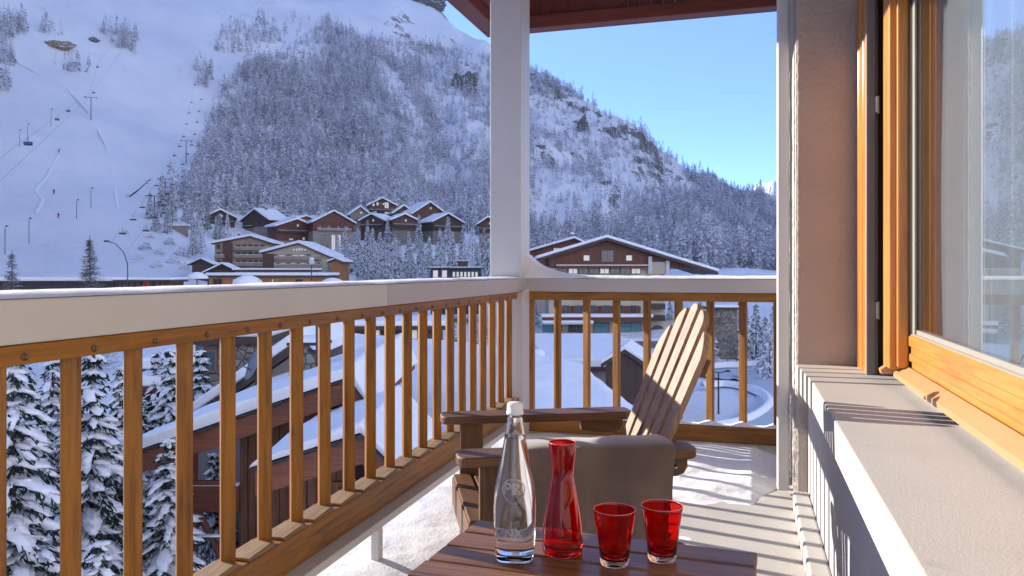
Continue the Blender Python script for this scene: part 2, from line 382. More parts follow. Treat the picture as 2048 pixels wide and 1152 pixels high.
setp(MB().grid(cur, 260, 12).build('curtain', M['curtain'], smooth=True), 'white sheer curtain hanging in folds behind the large window', 'curtain')
# --- roof over the balcony
rf = thing('balcony_roof', 'dark red timber eaves and soffit above the balcony', 'roof', (0, 0, 0))
MB().box(-2.24, 2.0, 6.55, 6.70, 3.34, 3.45).build('end_beam', M['eave_x'], rf, .006)
MB().box(-2.24, -2.08, -3.0, 6.549, 3.34, 3.56).build('side_beam', M['eave_y'], rf, .006)
pb = MB()
for k in range(44):
    x = -2.24+.098*k; pb.box(x+.002, x+.096, 6.60+.003*(k % 2), 6.64, 3.451, 3.95)
pb.build('boarding', M['eave_z'], rf, .002)
MB().box(-2.075, -1.9, -3.0, 6.54, 3.44, 3.50).build('inner_board', M['eave_y'], rf, .004)
MB().box(-2.3, 2.0, -3.0, 6.8, 3.951, 4.05).build('roof_deck', M['eave_y'], rf)
MB().box(-2.24, -2.14, -3.0, 6.549, 3.561, 3.95).build('side_boarding', M['eave_y'], rf)
MB().box(-2.36, 2.1, -3.1, 6.9, 4.051, 4.35).build('snow_cover', M['snow'], rf, .08, seg=3)
# ---------------------------------------------------------------- chair
CH = Vector((-1.04, 2.79, 0)); CA = R(26)
ch = thing('garden_chair', 'slatted wooden lounge chair with a fanned five-slat back facing the left railing', 'chair', CH, CA)
AZ = .64
def armpoly(x0, x1, y0, y1, r=.045, rear=.06):
    pts = []
    for cx, cy, a0, rr in ((x0+r, y1-r, 90, r), (x0+r, y0+r, 180, r), (x1-rear, y0+rear*.8, 270, rear*.8), (x1-rear, y1-rear*.8, 0, rear*.8)):
        for k in range(7):
            a = R(a0+15*k); pts.append((cx+rr*math.cos(a), cy+rr*math.sin(a)))
    return pts
for s in (-1, 1):
    y0, y1 = (-.43, -.29) if s < 0 else (.29, .43)
    a = MB().prism(armpoly(-.05, .79, y0, y1), AZ-.034, AZ, 'z').build('armrest', M['arm_x'], ch, .007, seg=3)
    yo = -.335 if s < 0 else .335
    lg = MB().box(.03, .125, yo-.018, yo+.018, 0, AZ-.0345).build('leg', M['arm_z'], ch, .004)
    if s < 0: lg['label'] = 'front leg with sunlit worn edge'
    # side stringer: from the front leg down to the floor behind
    st = [(.02, .385), (.02, .27), (.10, .255), (.80, .0), (.90, .0), (1.0, .02), (1.015, .05), (.93, .085), (.55, .30), (.30, .385)]
    MB().prism(st, yo+(.0185 if s < 0 else -.0425), yo+(.0425 if s < 0 else -.0185), 'y').build('leg', M['arm_x'], ch, .004)
    br = MB().prism([(.56, AZ-.035), (.56, AZ-.085), (.64, AZ-.10), (.71, AZ-.10), (.735, AZ-.09), (.748, AZ-.07), (.748, AZ-.035)], yo-.055 if s < 0 else yo+.02, yo-.02 if s < 0 else yo+.055, 'y').build('arm_bracket', M['arm_x'], ch, .004)
    by = yo-.0552 if s < 0 else yo+.0552
    MB().lathe([(.011, 0), (.011, .004), (.007, .006), (.007, .012), (.0, .013)], 16, Matrix.Translation((.70, by, AZ-.068)) @ Matrix.Rotation(R(90 if s < 0 else -90), 4, 'X')).build('bolt', M['steel'], br, smooth=True)
for k in range(7):
    x = .0+.083*k; z = .39-.012*k-(.012 if k == 0 else 0)
    MB().box(x, x+.07, -.31, .31, z, z+.02, None).build('seat_slat', M['arm_y'], ch, .003)
MB().box(-.005, .0175, -.315, .315, .27, .385).build('front_apron', M['arm_y'], ch, .003)
LEAN = R(23); bx, bz = .60, .29
Mb = Matrix.Translation((bx, 0, bz)) @ Matrix.Rotation(LEAN, 4, 'Y')
def toplen(y): return .895-2.9*y*y-8*y**4
for i in range(5):
    cb = -.168+.084*i; ct = cb*1.22; hw = .0300
    n = 8; L0 = toplen(ct)
    out = [(cb-hw, 0), (cb+hw, 0)]
    for k in range(n+1):
        q = 1-2*k/n; yy = ct+q*.0345
        e = .012*(1-math.sqrt(max(0, 1-(abs(q)**3))))
        out.append((yy, toplen(yy)-e*1.5))
    MB().prism(out, -.013, .013, 'x', Mb).build('back_slat', M['chair_z'], ch, .0035)
for z in (.10, .36, .66):
    wdt = .20 if z < .5 else .225
    MB().box(.0125, .038, -wdt, wdt, z-.035, z+.035, Mb).build('back_rail', M['arm_y'], ch, .003)
# ---------------------------------------------------------------- blanket over the near armrest
t = MT('fleece'); v = t.coords(); n1 = t.noise(v, 220, 4, .7); n2 = t.noise(v, 6, 4, .5)
t.col(t.ramp(n2, [(.3, (.105, .070, .055)), (.7, (.17, .115, .092))])); t.set(Roughness=1.0, Sheen_Weight=.5, Sheen_Roughness=.5); t.bump(n1, .5, .003); M['fleece'] = t.m
path = [(-.27, .40), (-.272, .50), (-.274, .60)]
for k in range(9):
    a = math.pi*k/8; path.append((-.36+.086*math.cos(a), AZ+.008+.018*math.sin(a)**.8))
path += [(-.449, .58), (-.451, .50), (-.453, .42), (-.456, .34), (-.459, .28), (-.461, .24)]
cum = [0]
for i in range(1, len(path)): cum.append(cum[-1]+math.dist(path[i], path[i-1]))
def blk(a, b):
    d = b*cum[-1]; i = min(len(path)-2, max(0, next((k for k in range(1, len(cum)) if cum[k] >= d), len(cum)-1)-1))
    f = (d-cum[i])/(cum[i+1]-cum[i]); y = path[i][0]*(1-f)+path[i+1][0]*f; z = path[i][1]*(1-f)+path[i+1][1]*f
    x = .13+.545*a; hang = max(0, b-.52)*2
    y -= hang*(.020*math.sin(a*15+.6+1.2*b)+.011*math.sin(a*29+b*5)+.02*noisev((a*4, b*3, 1)))
    z += (1-hang)*.0015*math.sin(a*24+b*9)
    y -= hang*.03*math.exp(-((a-.72)/.05)**2)*b+hang*.022*math.exp(-((a-.40-.05*b)/.04)**2)*b
    x += hang*.012*math.sin(a*9+1)+.012*noisev((a*2, b*5, 7))
    z += .007*noisev((a*5, b*6, 4))
    if a > .97: y += .01*hang
    return (x, y, z)
bl = MB().grid(blk, 110, 90).build('blanket', M['fleece'], None, smooth=True)
bl.location = CH; bl.rotation_euler = (0, 0, CA)
s = bl.modifiers.new('thick', 'SOLIDIFY'); s.thickness = .012; s.offset = 0
b = bl.modifiers.new('bev', 'SUBSURF'); b.levels = b.render_levels = 1
setp(bl, 'taupe fleece blanket folded over the near armrest of the garden chair', 'blanket')
# ---------------------------------------------------------------- table
TZ = EYE-.62
pl_, pr_ = P(955, 540+.62*F/1.95, 1.95), P(1515, 540+.62*F/1.723, 1.723)
tv = (pr_-pl_); TA = math.atan2(tv.y, tv.x); TL = Vector((tv.x, tv.y)).length
tb = thing('side_table', 'low reddish-brown slatted wooden table in the foreground', 'table', (pl_.x, pl_.y, 0), TA)
pw = [.088, .088, .088, .088, .088, .088]; y = 0
for i, q in enumerate(pw):
    x0 = 0.0 if i else .0
    o = MB().box(-.002*(i % 2), TL+.003*(i % 3), -y-q, -y, TZ-.024, TZ).build('table_plank', M['table_x'], tb, .004); y += q+.007
for x in (.10, TL-.14): MB().box(x, x+.05, -y+.02, -.02, TZ-.065, TZ-.0245).build('batten', M['table_y'], tb, .003)
for x in (.04, TL-.09):
    for yy in (-.08, -y+.03): MB().box(x, x+.045, yy, yy+.045, 0, TZ-.0247).build('leg', M['table_z'], tb, .003)
# ---------------------------------------------------------------- bottle, carafe and tumblers
def base(u, v):
    Z = .62*F/(v-540); p = P(u, v, Z); return Vector((p.x, p.y, TZ+.0008)), Z
bp, Zb = base(1030, 1116)
bo = thing('water_bottle', 'tall clear glass water bottle with a white cap and embossed monogram', 'bottle', bp, R(12))
def sq(z): return 2+2.2*max(0, 1-z/.16)
outer = [(.0, .004), (.030, .0), (.038, .002), (.0415, .010), (.0425, .03), (.0445, .075), (.0455, .11), (.0445, .135), (.0405, .165), (.035, .195), (.029, .225), (.0235, .255), (.0195, .28), (.0175, .297), (.0165, .303), (.0165, .309), (.0145, .311), (.0145, .320)]
inner = [(.0125, .320), (.0125, .300), (.0155, .28), (.0198, .255), (.0254, .225), (.0313, .195), (.0368, .165), (.0408, .135), (.0418, .11), (.0408, .075), (.0388, .03), (.036, .016), (.02, .012), (.0, .013)]
MB().lathe(outer+inner, 56, sq=sq).build('glass_wall', M['clear'], bo, smooth=True, fix=True)
wt = [(.0, .0132), (.02, .0122), (.0361, .0162), (.0389, .03), (.0409, .075), (.0419, .11), (.0409, .135), (.0369, .165), (.0314, .195), (.0255, .225), (.0199, .255), (.018, .266), (.0, .2665)]
MB().lathe(wt, 56, sq=sq).build('water', M['water'], bo, smooth=True, fix=True)
cpm = MB(); n = 60
cpm.lathe([(.0, .334), (.014, .3345), (.0165, .332), (.0175, .328), (.0175, .316), (.0185, .3155), (.0185, .309), (.0168, .3085), (.0168, .313), (.0, .3205)], n)
cpm.build('cap', M['cap'], bo, smooth=True, fix=True)
def emb(txt, zc, size, xo=0.0, rr=.046):
    cu = bpy.data.curves.new('lettering', 'FONT'); cu.body = txt; cu.size = size; cu.align_x = 'CENTER'; cu.align_y = 'CENTER'; cu.extrude = .0012; cu.bevel_depth = .0007
    o = bpy.data.objects.new('lettering', cu); SC.collection.objects.link(o); dg = bpy.context.evaluated_depsgraph_get()
    me = bpy.data.meshes.new_from_object(o.evaluated_get(dg)); bpy.data.objects.remove(o)
    for vv in me.vertices:
        a = (vv.co.x+xo)/rr; vv.co = Vector((math.sin(a)*(rr+vv.co.z), -math.cos(a)*(rr+vv.co.z), zc+vv.co.y))
    o = bpy.data.objects.new('embossed_lettering', me); SC.collection.objects.link(o); me.materials.append(M['emboss']); o.parent = bo; return o
e1 = emb('PR', .158, .034, 0, .0425); e1.rotation_euler = (0, 0, R(-4)); emb('NX', .066, .026, .0, .0447)
ring = [Vector((math.sin(.021*math.cos(t)/.0425*1.15)*.0428, -math.cos(.021*math.cos(t)/.0425*1.15)*.0428, .157+.023*math.sin(t)-.006*math.exp(-((t-4.71)/.5)**2))) for t in [2*math.pi*k/36 for k in range(37)]]
MB().tube(ring, .0014, 6).build('embossed_ring', M['emboss'], bo, smooth=True)
def rimmed(o, z):
    o.data.materials.append(M['rim'])
    for p in o.data.polygons:
        if all(o.data.vertices[i].co.z > z for i in p.vertices): p.material_index = 1
cpz, Zc = base(1125, 1106)
ca = thing('carafe', 'red glass carafe with a pinched neck standing beside the clear bottle', 'carafe', cpz)
o_ = [(.0, .0), (.038, .0), (.0435, .003), (.0450, .012), (.0445, .03), (.0415, .065), (.0365, .10), (.0305, .135), (.0262, .158), (.0245, .172), (.0252, .19), (.0285, .215), (.0305, .238), (.0305, .2418), (.0300, .2432), (.0289, .2432)]
i_ = [(.0283, .2426), (.0281, .2417), (.0280, .237), (.026, .215), (.0227, .19), (.022, .172), (.0237, .158), (.028, .135), (.034, .10), (.039, .065), (.042, .03), (.0415, .016), (.030, .012), (.0, .012)]
rimmed(MB().lathe(o_+i_, 56).build('glass_wall', M['red'], ca, smooth=True, fix=True), .2415)
def tumbler(u, v, lab):
    p, Z = base(u, v); g = thing('tumbler', lab, 'drinking glass', p, 0, 'red tumblers on the table')
    oo = [(.0, .0145), (.0308, .0145), (.0335, .04), (.0385, .075), (.0440, .110), (.0446, .1148), (.0441, .1162), (.0434, .1162)]
    ii = [(.0428, .1155), (.0424, .1148), (.0418, .110), (.0364, .075), (.0313, .04), (.0284, .022), (.0, .0195)]
    rimmed(MB().lathe(oo+ii, 56).build('glass_wall', M['red'], g, smooth=True, fix=True), .1145)
    MB().lathe([(.0, .002), (.025, .001), (.0285, .0), (.0302, .003), (.0306, .0143), (.0, .0143)], 56).build('foot', M['redbase'], g, smooth=True, fix=True)
tumbler(1229, 1128, 'red glass tumbler with a clear foot standing next to the carafe')
tumbler(1324, 1119, 'red glass tumbler with a clear foot nearest the stucco ledge')
# ---------------------------------------------------------------- snow lying on the balcony floor
def snow_sheet(name, x0, x1, y0, y1, nx, ny, fn, mat):
    vs = []; idx = {}; fs = []
    H = [[fn(x0+(x1-x0)*i/nx, y0+(y1-y0)*j/ny) for j in range(ny+1)] for i in range(nx+1)]
    def vid(i, j):
        if (i, j) not in idx: idx[(i, j)] = len(vs); vs.append((x0+(x1-x0)*i/nx, y0+(y1-y0)*j/ny, max(H[i][j], -.002)))
        return idx[(i, j)]
    for i in range(nx):
        for j in range(ny):
            if max(H[i][j], H[i+1][j], H[i][j+1], H[i+1][j+1]) > 0: fs.append([vid(i, j), vid(i+1, j), vid(i+1, j+1), vid(i, j+1)])
    me = bpy.data.meshes.new(name); me.from_pydata(vs, [], fs); me.materials.append(mat)
    me.polygons.foreach_set('use_smooth', [True]*len(me.polygons))
    o = bpy.data.objects.new(name, me); SC.collection.objects.link(o); return o
def fl(x, y):
    n = .5*noisev((x*2.2, y*2.2, 0), 1, 3)+.25*noisev((x*6, y*6, 0), 1, 5)+.06*noisev((x*17, y*17, 0), 1, 8)+.02*noisev((x*40, y*40, 0), 1, 9)
    side = (-.80-x)*.10 + .03*n                       # along the side railing
    back = (y-4.30)*.085 + .05*n                      # deeper across the far end
    mid = .012-.10*math.hypot((x+.42)/.75, (y-3.75)/.45)**2*.3+.035*n
    h = max(side if y > 2.2+.6*n else side-.06*(2.2-y), back, mid-.012)
    if x > .02: h -= (x-.02)*.35
    return min(h, .085+.02*n)
setp(snow_sheet('floor_snow', -1.90, .222, .4, 5.44, 260, 520, fl, M['snow_fine']), 'trampled snow lying on the white balcony floor', 'snow', kind='stuff')
# ---------------------------------------------------------------- terrain
def smooth(e0, e1, x):
    t = min(1, max(0, (x-e0)/(e1-e0))); return t*t*(3-2*t)
def uv_ar(al, r):                              # azimuth left of +Y (deg), range -> picture column, depth
    d = R(al)-PSI; Z = r*math.cos(d); return 1024-F*math.tan(d), Z
def alpha_u(u): return math.degrees(PSI+math.atan((1024-u)/F))
def zz(v, Z): return EYE-(v-540)/F*Z
G0 = -10.0
# height profiles by picture column: (range, height or ('v', row))
PR = {
 -420: [(0,G0),(60,G0+1),(110,-4),(200,40),(320,70),(480,150),(700,330),(900,520),(1300,560)],
 -60: [(0,G0),(50,G0),(120,-7),(185,-3.2),(235,-1.0),(300,10),(430,52),(560,115),(700,205),(850,330),(1000,470),(1400,560)],
 150: [(0,G0),(50,G0),(120,-7),(185,-3.2),(235,-1.0),(300,9),(430,48),(560,108),(700,200),(850,320),(1000,450),(1400,540)],
 330: [(0,G0),(50,G0),(120,-7),(185,-4),(240,-1),(300,8),(345,20),(450,45),(560,95),(700,185),(850,300),(1000,430),(1400,520)],
 450: [(0,G0),(45,G0-1),(120,-9),(185,-6),(240,-3),(300,4),(340,8),(355,12),(380,19),(395,25),(408,31),(450,42),(560,90),(700,180),(850,290),(1000,400),(1400,470)],
 620: [(0,G0),(45,G0-1),(120,-9),(185,-6),(240,-4),(300,2),(330,3),(345,6),(365,13),(388,23),(408,31),(450,40),(560,88),(700,172),(850,265),(1000,360),(1400,400)],
 760: [(0,G0),(45,G0-1),(120,-9),(185,-6),(250,-4),(300,0),(345,9),(356,13),(378,20),(400,29),(450,39),(560,84),(700,158),(850,245),(1000,370),(1300,370)],
 860: [(0,G0),(45,G0-1),(120,-10),(200,-7),(260,-4),(310,2),(350,12),(400,23),(450,33),(580,82),(700,140),(850,215),(960,('v',6)),(1080,335),(1300,280)],
 930: [(0,G0),(45,G0-1),(120,-10),(200,-7),(260,-4),(310,2),(350,12),(400,21),(450,31),(580,78),(700,130),(830,205),(930,('v',75)),(1050,270),(1300,180)],
 985: [(0,G0),(45,G0-1),(120,-10),(200,-7),(260,-4),(330,3),(400,18),(450,28),(580,72),(700,122),(820,190),(900,('v',118)),(1000,225),(1200,130)],
 1065: [(0,G0),(45,G0-1),(120,-10.5),(180,-9),(300,-4),(420,6),(520,24),(620,64),(740,126),(860,('v',162)),(940,190),(1150,90)],
 1180: [(0,G0),(45,G0-1),(120,-10.5),(180,-9),(300,-4),(430,4),(540,20),(640,56),(750,112),(850,('v',205)),(930,165),(1150,70)],
 1260: [(0,G0),(45,G0-1),(120,-10.5),(180,-8),(300,-4),(430,3),(560,20),(660,54),(760,102),(840,('v',238)),(920,140),(1150,60)],
 1330: [(0,G0),(45,G0-1),(120,-10.5),(180,-7),(300,-3),(430,3),(560,18),(670,48),(780,92),(850,('v',286)),(920,108),(1150,50)],
 1400: [(0,G0),(45,G0-1),(120,-10.5),(180,-5),(260,-2),(430,2),(600,18),(720,48),(850,('v',330)),(940,88),(1150,40)],
 1480: [(0,G0),(45,G0-1),(120,-10.5),(180,-3),(260,-1),(430,2),(620,16),(760,40),(900,('v',386)),(1000,62),(1250,30)],
 1565: [(0,G0),(45,G0-1),(120,-9.5),(180,-2),(260,-1.2),(430,0),(640,10),(800,24),(980,('v',424)),(1060,45),(1300,25)],
 1750: [(0,G0),(45,G0-1),(120,-8),(180,-3),(260,0),(430,3),(700,12),(1000,20),(1300,20)],
 2600: [(0,G0),(60,G0),(200,-5),(500,20),(1300,80)],
}
PK = []
for u, pts in sorted(PR.items()):
    al = alpha_u(u); Zf = math.cos(R(al)-PSI); PK.append((al, [(r, zz(h[1], r*Zf) if isinstance(h, tuple) else h) for r, h in pts]))
PK.sort(key=lambda q: q[0])
# hill on the left, out of the picture, that keeps the low sun off the valley
HT = math.tan(R(17.9))
PK += [(60, [(0,G0),(60,G0+2),(120,12),(200,200*HT),(330,330*.335),(500,230),(800,430),(1300,560)]),
       (68, [(0,G0),(60,G0+2),(120,18),(200,200*HT),(330,330*.32),(500,190),(800,340),(1300,500)]),
       (72, [(0,G0),(60,G0+2),(120,22),(200,200*HT),(330,330*.305),(500,160),(800,255),(1300,380)]),
       (82, [(0,G0),(60,G0+2),(120,22),(200,200*HT),(330,330*.305),(500,150),(800,240),(1300,300)]),
       (105, [(0,G0),(60,G0+2),(120,20),(200,200*HT),(330,100),(700,300),(1300,700)]),
       (150, [(0,G0),(120,G0),(400,110),(1300,850)]), (-50, [(0,G0),(140,G0),(300,40),(600,260),(1300,850)]), (-100, [(0,G0),(120,G0),(300,100),(600,330),(1300,950)]), (-180, [(0,G0),(120,G0),(400,110),(1300,850)]), (180, [(0,G0),(120,G0),(400,110),(1300,850)])]  # unseen mountains behind, raised as sunlit snow reflectors to brighten the shade
PK.sort(key=lambda q: q[0])
def prof_h(pts, r):
    if r >= pts[-1][0]: return pts[-1][1]
    for i in range(len(pts)-1):
        if r < pts[i+1][0]:
            a, b = pts[i], pts[i+1]; t = (r-a[0])/(b[0]-a[0])
            return a[1]*(1-t)+b[1]*t
def terrain(x, y, fine=True):
    r = math.hypot(x, y); al = math.degrees(math.atan2(-x, y))
    for i in range(len(PK)-1):
        if al <= PK[i+1][0]: break
    a0, p0 = PK[i]; a1, p1 = PK[i+1]; t = min(1, max(0, (al-a0)/(a1-a0))); t = t*t*(3-2*t)*.5+t*.5
    h = prof_h(p0, r)*(1-t)+prof_h(p1, r)*t
    amp = smooth(280, 620, r); u, Z = uv_ar(al, r) if abs(al-16.7) < 80 else (0, 1)
    cliff = smooth(840, 960, u)*smooth(1460, 1330, u)*smooth(430, 600, r)
    n = noisev((x, y, 0), 1/170, 1)*26+noisev((x, y, 0), 1/70, 2)*10
    n *= amp*(1-.75*smooth(56, 62, al))*(.45+.55*smooth(330, 560, u))
    if fine:
        n += noisev((x, y, h*.5), 1/26, 4)*(2.2+5*cliff)*amp+noisev((x, y, h), 1/9, 6)*(.25+1.6*cliff)*smooth(330, 600, r)
        # gullies running down the slope
        g = noisev((al*.22, r/900, 0), 1, 9)+.5*noisev((al*.55, r/200, 0), 1, 12)
        n += g*9*smooth(380, 600, r)*(.3+.7*smooth(330, 560, u))*(1-smooth(54, 60, al))
        n += .35*noisev((x, y, 0), 1/7, 8)*smooth(20, 60, r)
    return h+n
avals = sorted(set([round(x, 3) for x in np.concatenate([np.arange(-180, -30, 3.0), np.arange(-30, -6, .8), np.arange(-6, 52, .14), np.arange(52, 106, .7), np.arange(106, 181, 3)])]))
rvals = [2]+list(np.geomspace(8, 200, 60))+list(np.linspace(205, 1080, 230))+list(np.linspace(1120, 1500, 12))
V = []
for a in avals:
    for r in rvals:
        x, y = -r*math.sin(R(a)), r*math.cos(R(a)); V.append((x, y, terrain(x, y)))
na, nr = len(avals), len(rvals)
V = np.array(V); ii, jj = np.meshgrid(np.arange(na-1), np.arange(nr-1), indexing='ij')
Fq = np.stack([ii*nr+jj, ii*nr+jj+1, (ii+1)*nr+jj+1, (ii+1)*nr+jj], -1).reshape(-1, 4)
t = MT('mountain_snow'); geo = t.n('ShaderNodeNewGeometry'); v = t.coords()
sx = t.n('ShaderNodeSeparateXYZ'); t.l(geo.outputs['Normal'], sx.inputs[0])
n1 = t.noise(v, .05, 8, .68); n2 = t.noise(v, .22, 8, .7); n3 = t.noise(v, .012, 5, .6)
steep = t.math('SUBTRACT', t.math('ADD', t.math('MULTIPLY', n1, .55), t.math('MULTIPLY', n2, .42)), t.math('MULTIPLY', sx.outputs[2], 1.0))
rock = t.ramp(steep, [(.0, 0.0), (.035, 1.0)]) 
rk = t.math('SUBTRACT', steep, -.20); rock = t.ramp(rk, [(.055, 0.0), (.095, 1.0)])
rc = t.ramp(n2, [(.3, (.08, .075, .075)), (.55, (.17, .155, .14)), (.75, (.26, .23, .19))])
sn = t.ramp(n3, [(.3, (.70, .72, .77)), (.65, (.86, .86, .87))])
t.col(t.mix(rock, sn, rc)); t.set(Roughness=.8, Specular_IOR_Level=.2); t.bump(t.math('ADD', n1, t.math('MULTIPLY', n2, .5)), .6, 2.0); M['terrain'] = t.m
ter = setp(np_mesh('mountain_terrain', V, Fq, M['terrain'], smooth=True), kind='structure')
# far sunlit peak and far dark ridge at the valley's end
def ridge(name, pts, Zd, depth, base, mat, seed, amp):
    m = MB()
    def fn(a, b):
        u = pts[0][0]+(pts[-1][0]-pts[0][0])*a
        for i in range(len(pts)-1):
            if u <= pts[i+1][0]+1e-6: break
        q = (u-pts[i][0])/(pts[i+1][0]-pts[i][0]); vv = pts[i][1]*(1-q)+pts[i+1][1]*q
        k = 1-abs(2*b-1); Z = Zd+depth*(b-.5)*2; top = zz(vv, Zd)
        p = P(u, 540, Z*1.0); z = base+(top-base)*k**.85
        z += amp*noisev((p.x, p.y, 0), 1/(amp*7), seed)*k+amp*.4*noisev((p.x, p.y, 0), 1/(amp*2.2), seed+2)*k
        return (p.x, p.y, z)
    m.grid(fn, 130, 40); return setp(m.build(name, mat, smooth=True), kind='structure')
ridge('distant_peak', [(1440, 410), (1490, 392), (1515, 372), (1535, 366), (1548, 361), (1565, 366), (1590, 350), (1640, 372), (1800, 400)], 5200, 900, 0, M['terrain'], 5, 26)
t = MT('forested_ridge'); v = t.coords(); n = t.noise(v, .03, 8, .75); t.col(t.ramp(n, [(.35, (.05, .06, .08)), (.6, (.16, .18, .22)), (.75, (.5, .52, .56))])); t.set(Roughness=.9)
rd = ridge('distant_ridge', [(1380, 372), (1450, 372), (1500, 378), (1540, 388), (1565, 392), (1620, 400), (1800, 420)], 2300, 420, -5, t.m, 8, 14)
# ---------------------------------------------------------------- trees
def leafmat(name, dark, frost, lo, hi, nsc=1.2, rand=.25):
    t = MT(name); geo = t.n('ShaderNodeNewGeometry'); sx = t.n('ShaderNodeSeparateXYZ'); t.l(geo.outputs['Normal'], sx.inputs[0])
    v = t.coords((1, 1, 1), True); n = t.noise(v, nsc, 3, .6)
    f = t.math('ADD', t.math('ABSOLUTE', sx.outputs[2]), t.math('MULTIPLY', t.math('SUBTRACT', n, .5), 1.1))
    oi = t.n('ShaderNodeObjectInfo'); f = t.math('ADD', f, t.math('MULTIPLY', t.math('SUBTRACT', oi.outputs['Random'], .5), rand))
    t.col(t.ramp(f, [(lo, dark), (hi, frost)])); t.set(Roughness=.85, Specular_IOR_Level=.2)
    return t.m
M['frost'] = leafmat('frosted_larch', (.20, .19, .225), (.86, .86, .90), .20, .72, 1.2, .45)
M['frost2'] = leafmat('snowy_conifer', (.045, .055, .05), (.78, .80, .84), .22, .62, 1.0)
M['needle'] = leafmat('dark_needles', (.014, .024, .016), (.10, .12, .11), .5, 1.0, 3)
M['bark'] = plain('bark', (.07, .05, .04), .9, .2, 9)
M['crownsnow'] = snowmat('clumped_snow', 3, .6, .05, c=(.84, .86, .90))
def blades(N, H, Rb, s0, rg, droop=.35, shape=.9, top=.02, wide=.5, hmin=.08):
    h = hmin+(1-hmin)*rg.random(N)**1.15*(1-top); rad = Rb*(1-h)**shape*(.82+.18*np.sin(h*55+rg.random())) * np.sqrt(.12+.88*rg.random(N)) + .03*Rb
    a = rg.random(N)*2*np.pi; c = np.stack([rad*np.cos(a), rad*np.sin(a), h*H - rad*droop*rg.random(N)], 1)
    d = np.stack([np.cos(a), np.sin(a), -droop-.2+.5*rg.random(N)], 1)+rg.normal(0, .28, (N, 3)); d /= np.linalg.norm(d, axis=1, keepdims=True)
    s = np.cross(d, rg.normal(0, 1, (N, 3))+np.array([0, 0, 1.2])); s /= np.linalg.norm(s, axis=1, keepdims=True)
    L = s0*(.6+.8*rg.random((N, 1)))*(.55+.6*(1-h[:, None])); W = L*wide*(.6+.7*rg.random((N, 1)))
    V = np.stack([c-d*L*.5, c+s*W*.5, c+d*L*.5-np.array([0, 0, .12])*L, c-s*W*.5], 1).reshape(-1, 3)
    F_ = np.arange(4*N).reshape(-1, 4); return V, F_
def crown_obj(name, N, H, Rb, s0, seed, mat, parent=None, **kw):
    rg = np.random.default_rng(seed); V, F_ = blades(N, H, Rb, s0, rg, **kw); return np_mesh(name, V, F_, mat, parent)
# the wood on the mountain: one mass, trees scattered by a density map
def inpoly(u, v, poly):
    c = False; j = len(poly)-1
    for i in range(len(poly)):
        if (poly[i][1] > v) != (poly[j][1] > v) and u < (poly[j][0]-poly[i][0])*(v-poly[i][1])/(poly[j][1]-poly[i][1])+poly[i][0]: c = not c
        j = i
    return c
WOOD = [(650, 34), (700, 62), (770, 84), (860, 92), (905, 98), (960, 112), (1062, 132), (1130, 158), (1210, 178), (1262, 200), (1300, 250), (1345, 292), (1400, 322), (1490, 375), (1580, 425), (1600, 560), (1010, 560), (980, 480), (900, 440), (800, 425), (700, 425), (560, 440), (470, 430), (375, 440), (372, 380), (405, 310), (425, 240), (440, 190), (490, 130), (560, 108), (620, 80)]
SP = [([(0, 35), (55, 45), (62, 70), (20, 90), (0, 85)], .8), ([(0, 85), (30, 90), (25, 135), (0, 130)], .9), ([(80, 50), (130, 62), (125, 78), (85, 70)], .4), ([(195, 60), (262, 70), (292, 105), (285, 120), (230, 95)], .55),
      ([(105, 125), (185, 130), (180, 150), (110, 145)], .3), ([(440, 60), (545, 65), (570, 90), (470, 110), (430, 105)], .5), ([(385, 130), (430, 135), (425, 180), (395, 175)], .8), ([(0, 160), (25, 170), (15, 195), (0, 190)], .4),
      ([(350, 370), (380, 370), (375, 425), (310, 430)], .5), ([(465, 40), (640, 30), (660, 60), (480, 90)], .08)]
def dens(u, v):
    d = 0
    if inpoly(u, v, WOOD):
        d = 1.0
        if inpoly(u, v, [(748, 128), (790, 140), (850, 250), (835, 262), (770, 190)]): d = .12
        if inpoly(u, v, [(855, 115), (975, 118), (985, 330), (900, 300), (850, 190)]): d = .30
        if inpoly(u, v, [(800, 250), (900, 300), (985, 330), (985, 420), (890, 380), (820, 320)]): d = .50
        if inpoly(u, v, [(1060, 195), (1215, 205), (1300, 262), (1350, 310), (1390, 380), (1340, 410), (1250, 420), (1230, 480), (1120, 470), (1060, 450)]): d = .13+.2*(noisev((u, v, 0), 1/30, 3) > .05)
        if inpoly(u, v, [(560, 108), (640, 75), (660, 95), (600, 130)]): d = .3
        if v < 190 and u > 1060: d = .9
        if v > 400 and 600 < u < 1000: d *= .75
    for p, q in SP:
        if inpoly(u, v, p): d = max(d, q)
    return d
def density_at(x, y, z):
    rel = Vector((x, y, z-EYE)); Z = rel.dot(CF)
    if Z <= 1: return 0, 0, 0, 0
    u = 1024+F*rel.dot(CR)/Z; v = 540-F*rel.z/Z; return dens(u, v), u, v, Z
pts = []; rr = random.Random(3)
tries = 0
while len(pts) < 16500 and tries < 120000:
    tries += 1
    al = rr.uniform(-6, 51); r = math.sqrt(rr.uniform(390**2, 1010**2)); x, y = -r*math.sin(R(al)), r*math.cos(R(al)); z = terrain(x, y)
    d, u, v, Z = density_at(x, y, z)
    if rr.random() < d*1.3: pts.append((x, y, z-.4, u, v))
protos = []
pc = bpy.data.collections.new('forest_sources')
for k, (N, H, Rb) in enumerate([(95, 12, 2.3), (80, 14, 2.1), (110, 10, 2.5), (60, 11, 1.6)]):
    o = crown_obj('larch_tree', N, H, Rb, 1.5, 40+k, M['frost'], None, wide=.42, shape=.75); SC.collection.objects.unlink(o); pc.objects.link(o)
me = bpy.data.meshes.new('forest'); me.from_pydata([p[:3] for p in pts], [], [])
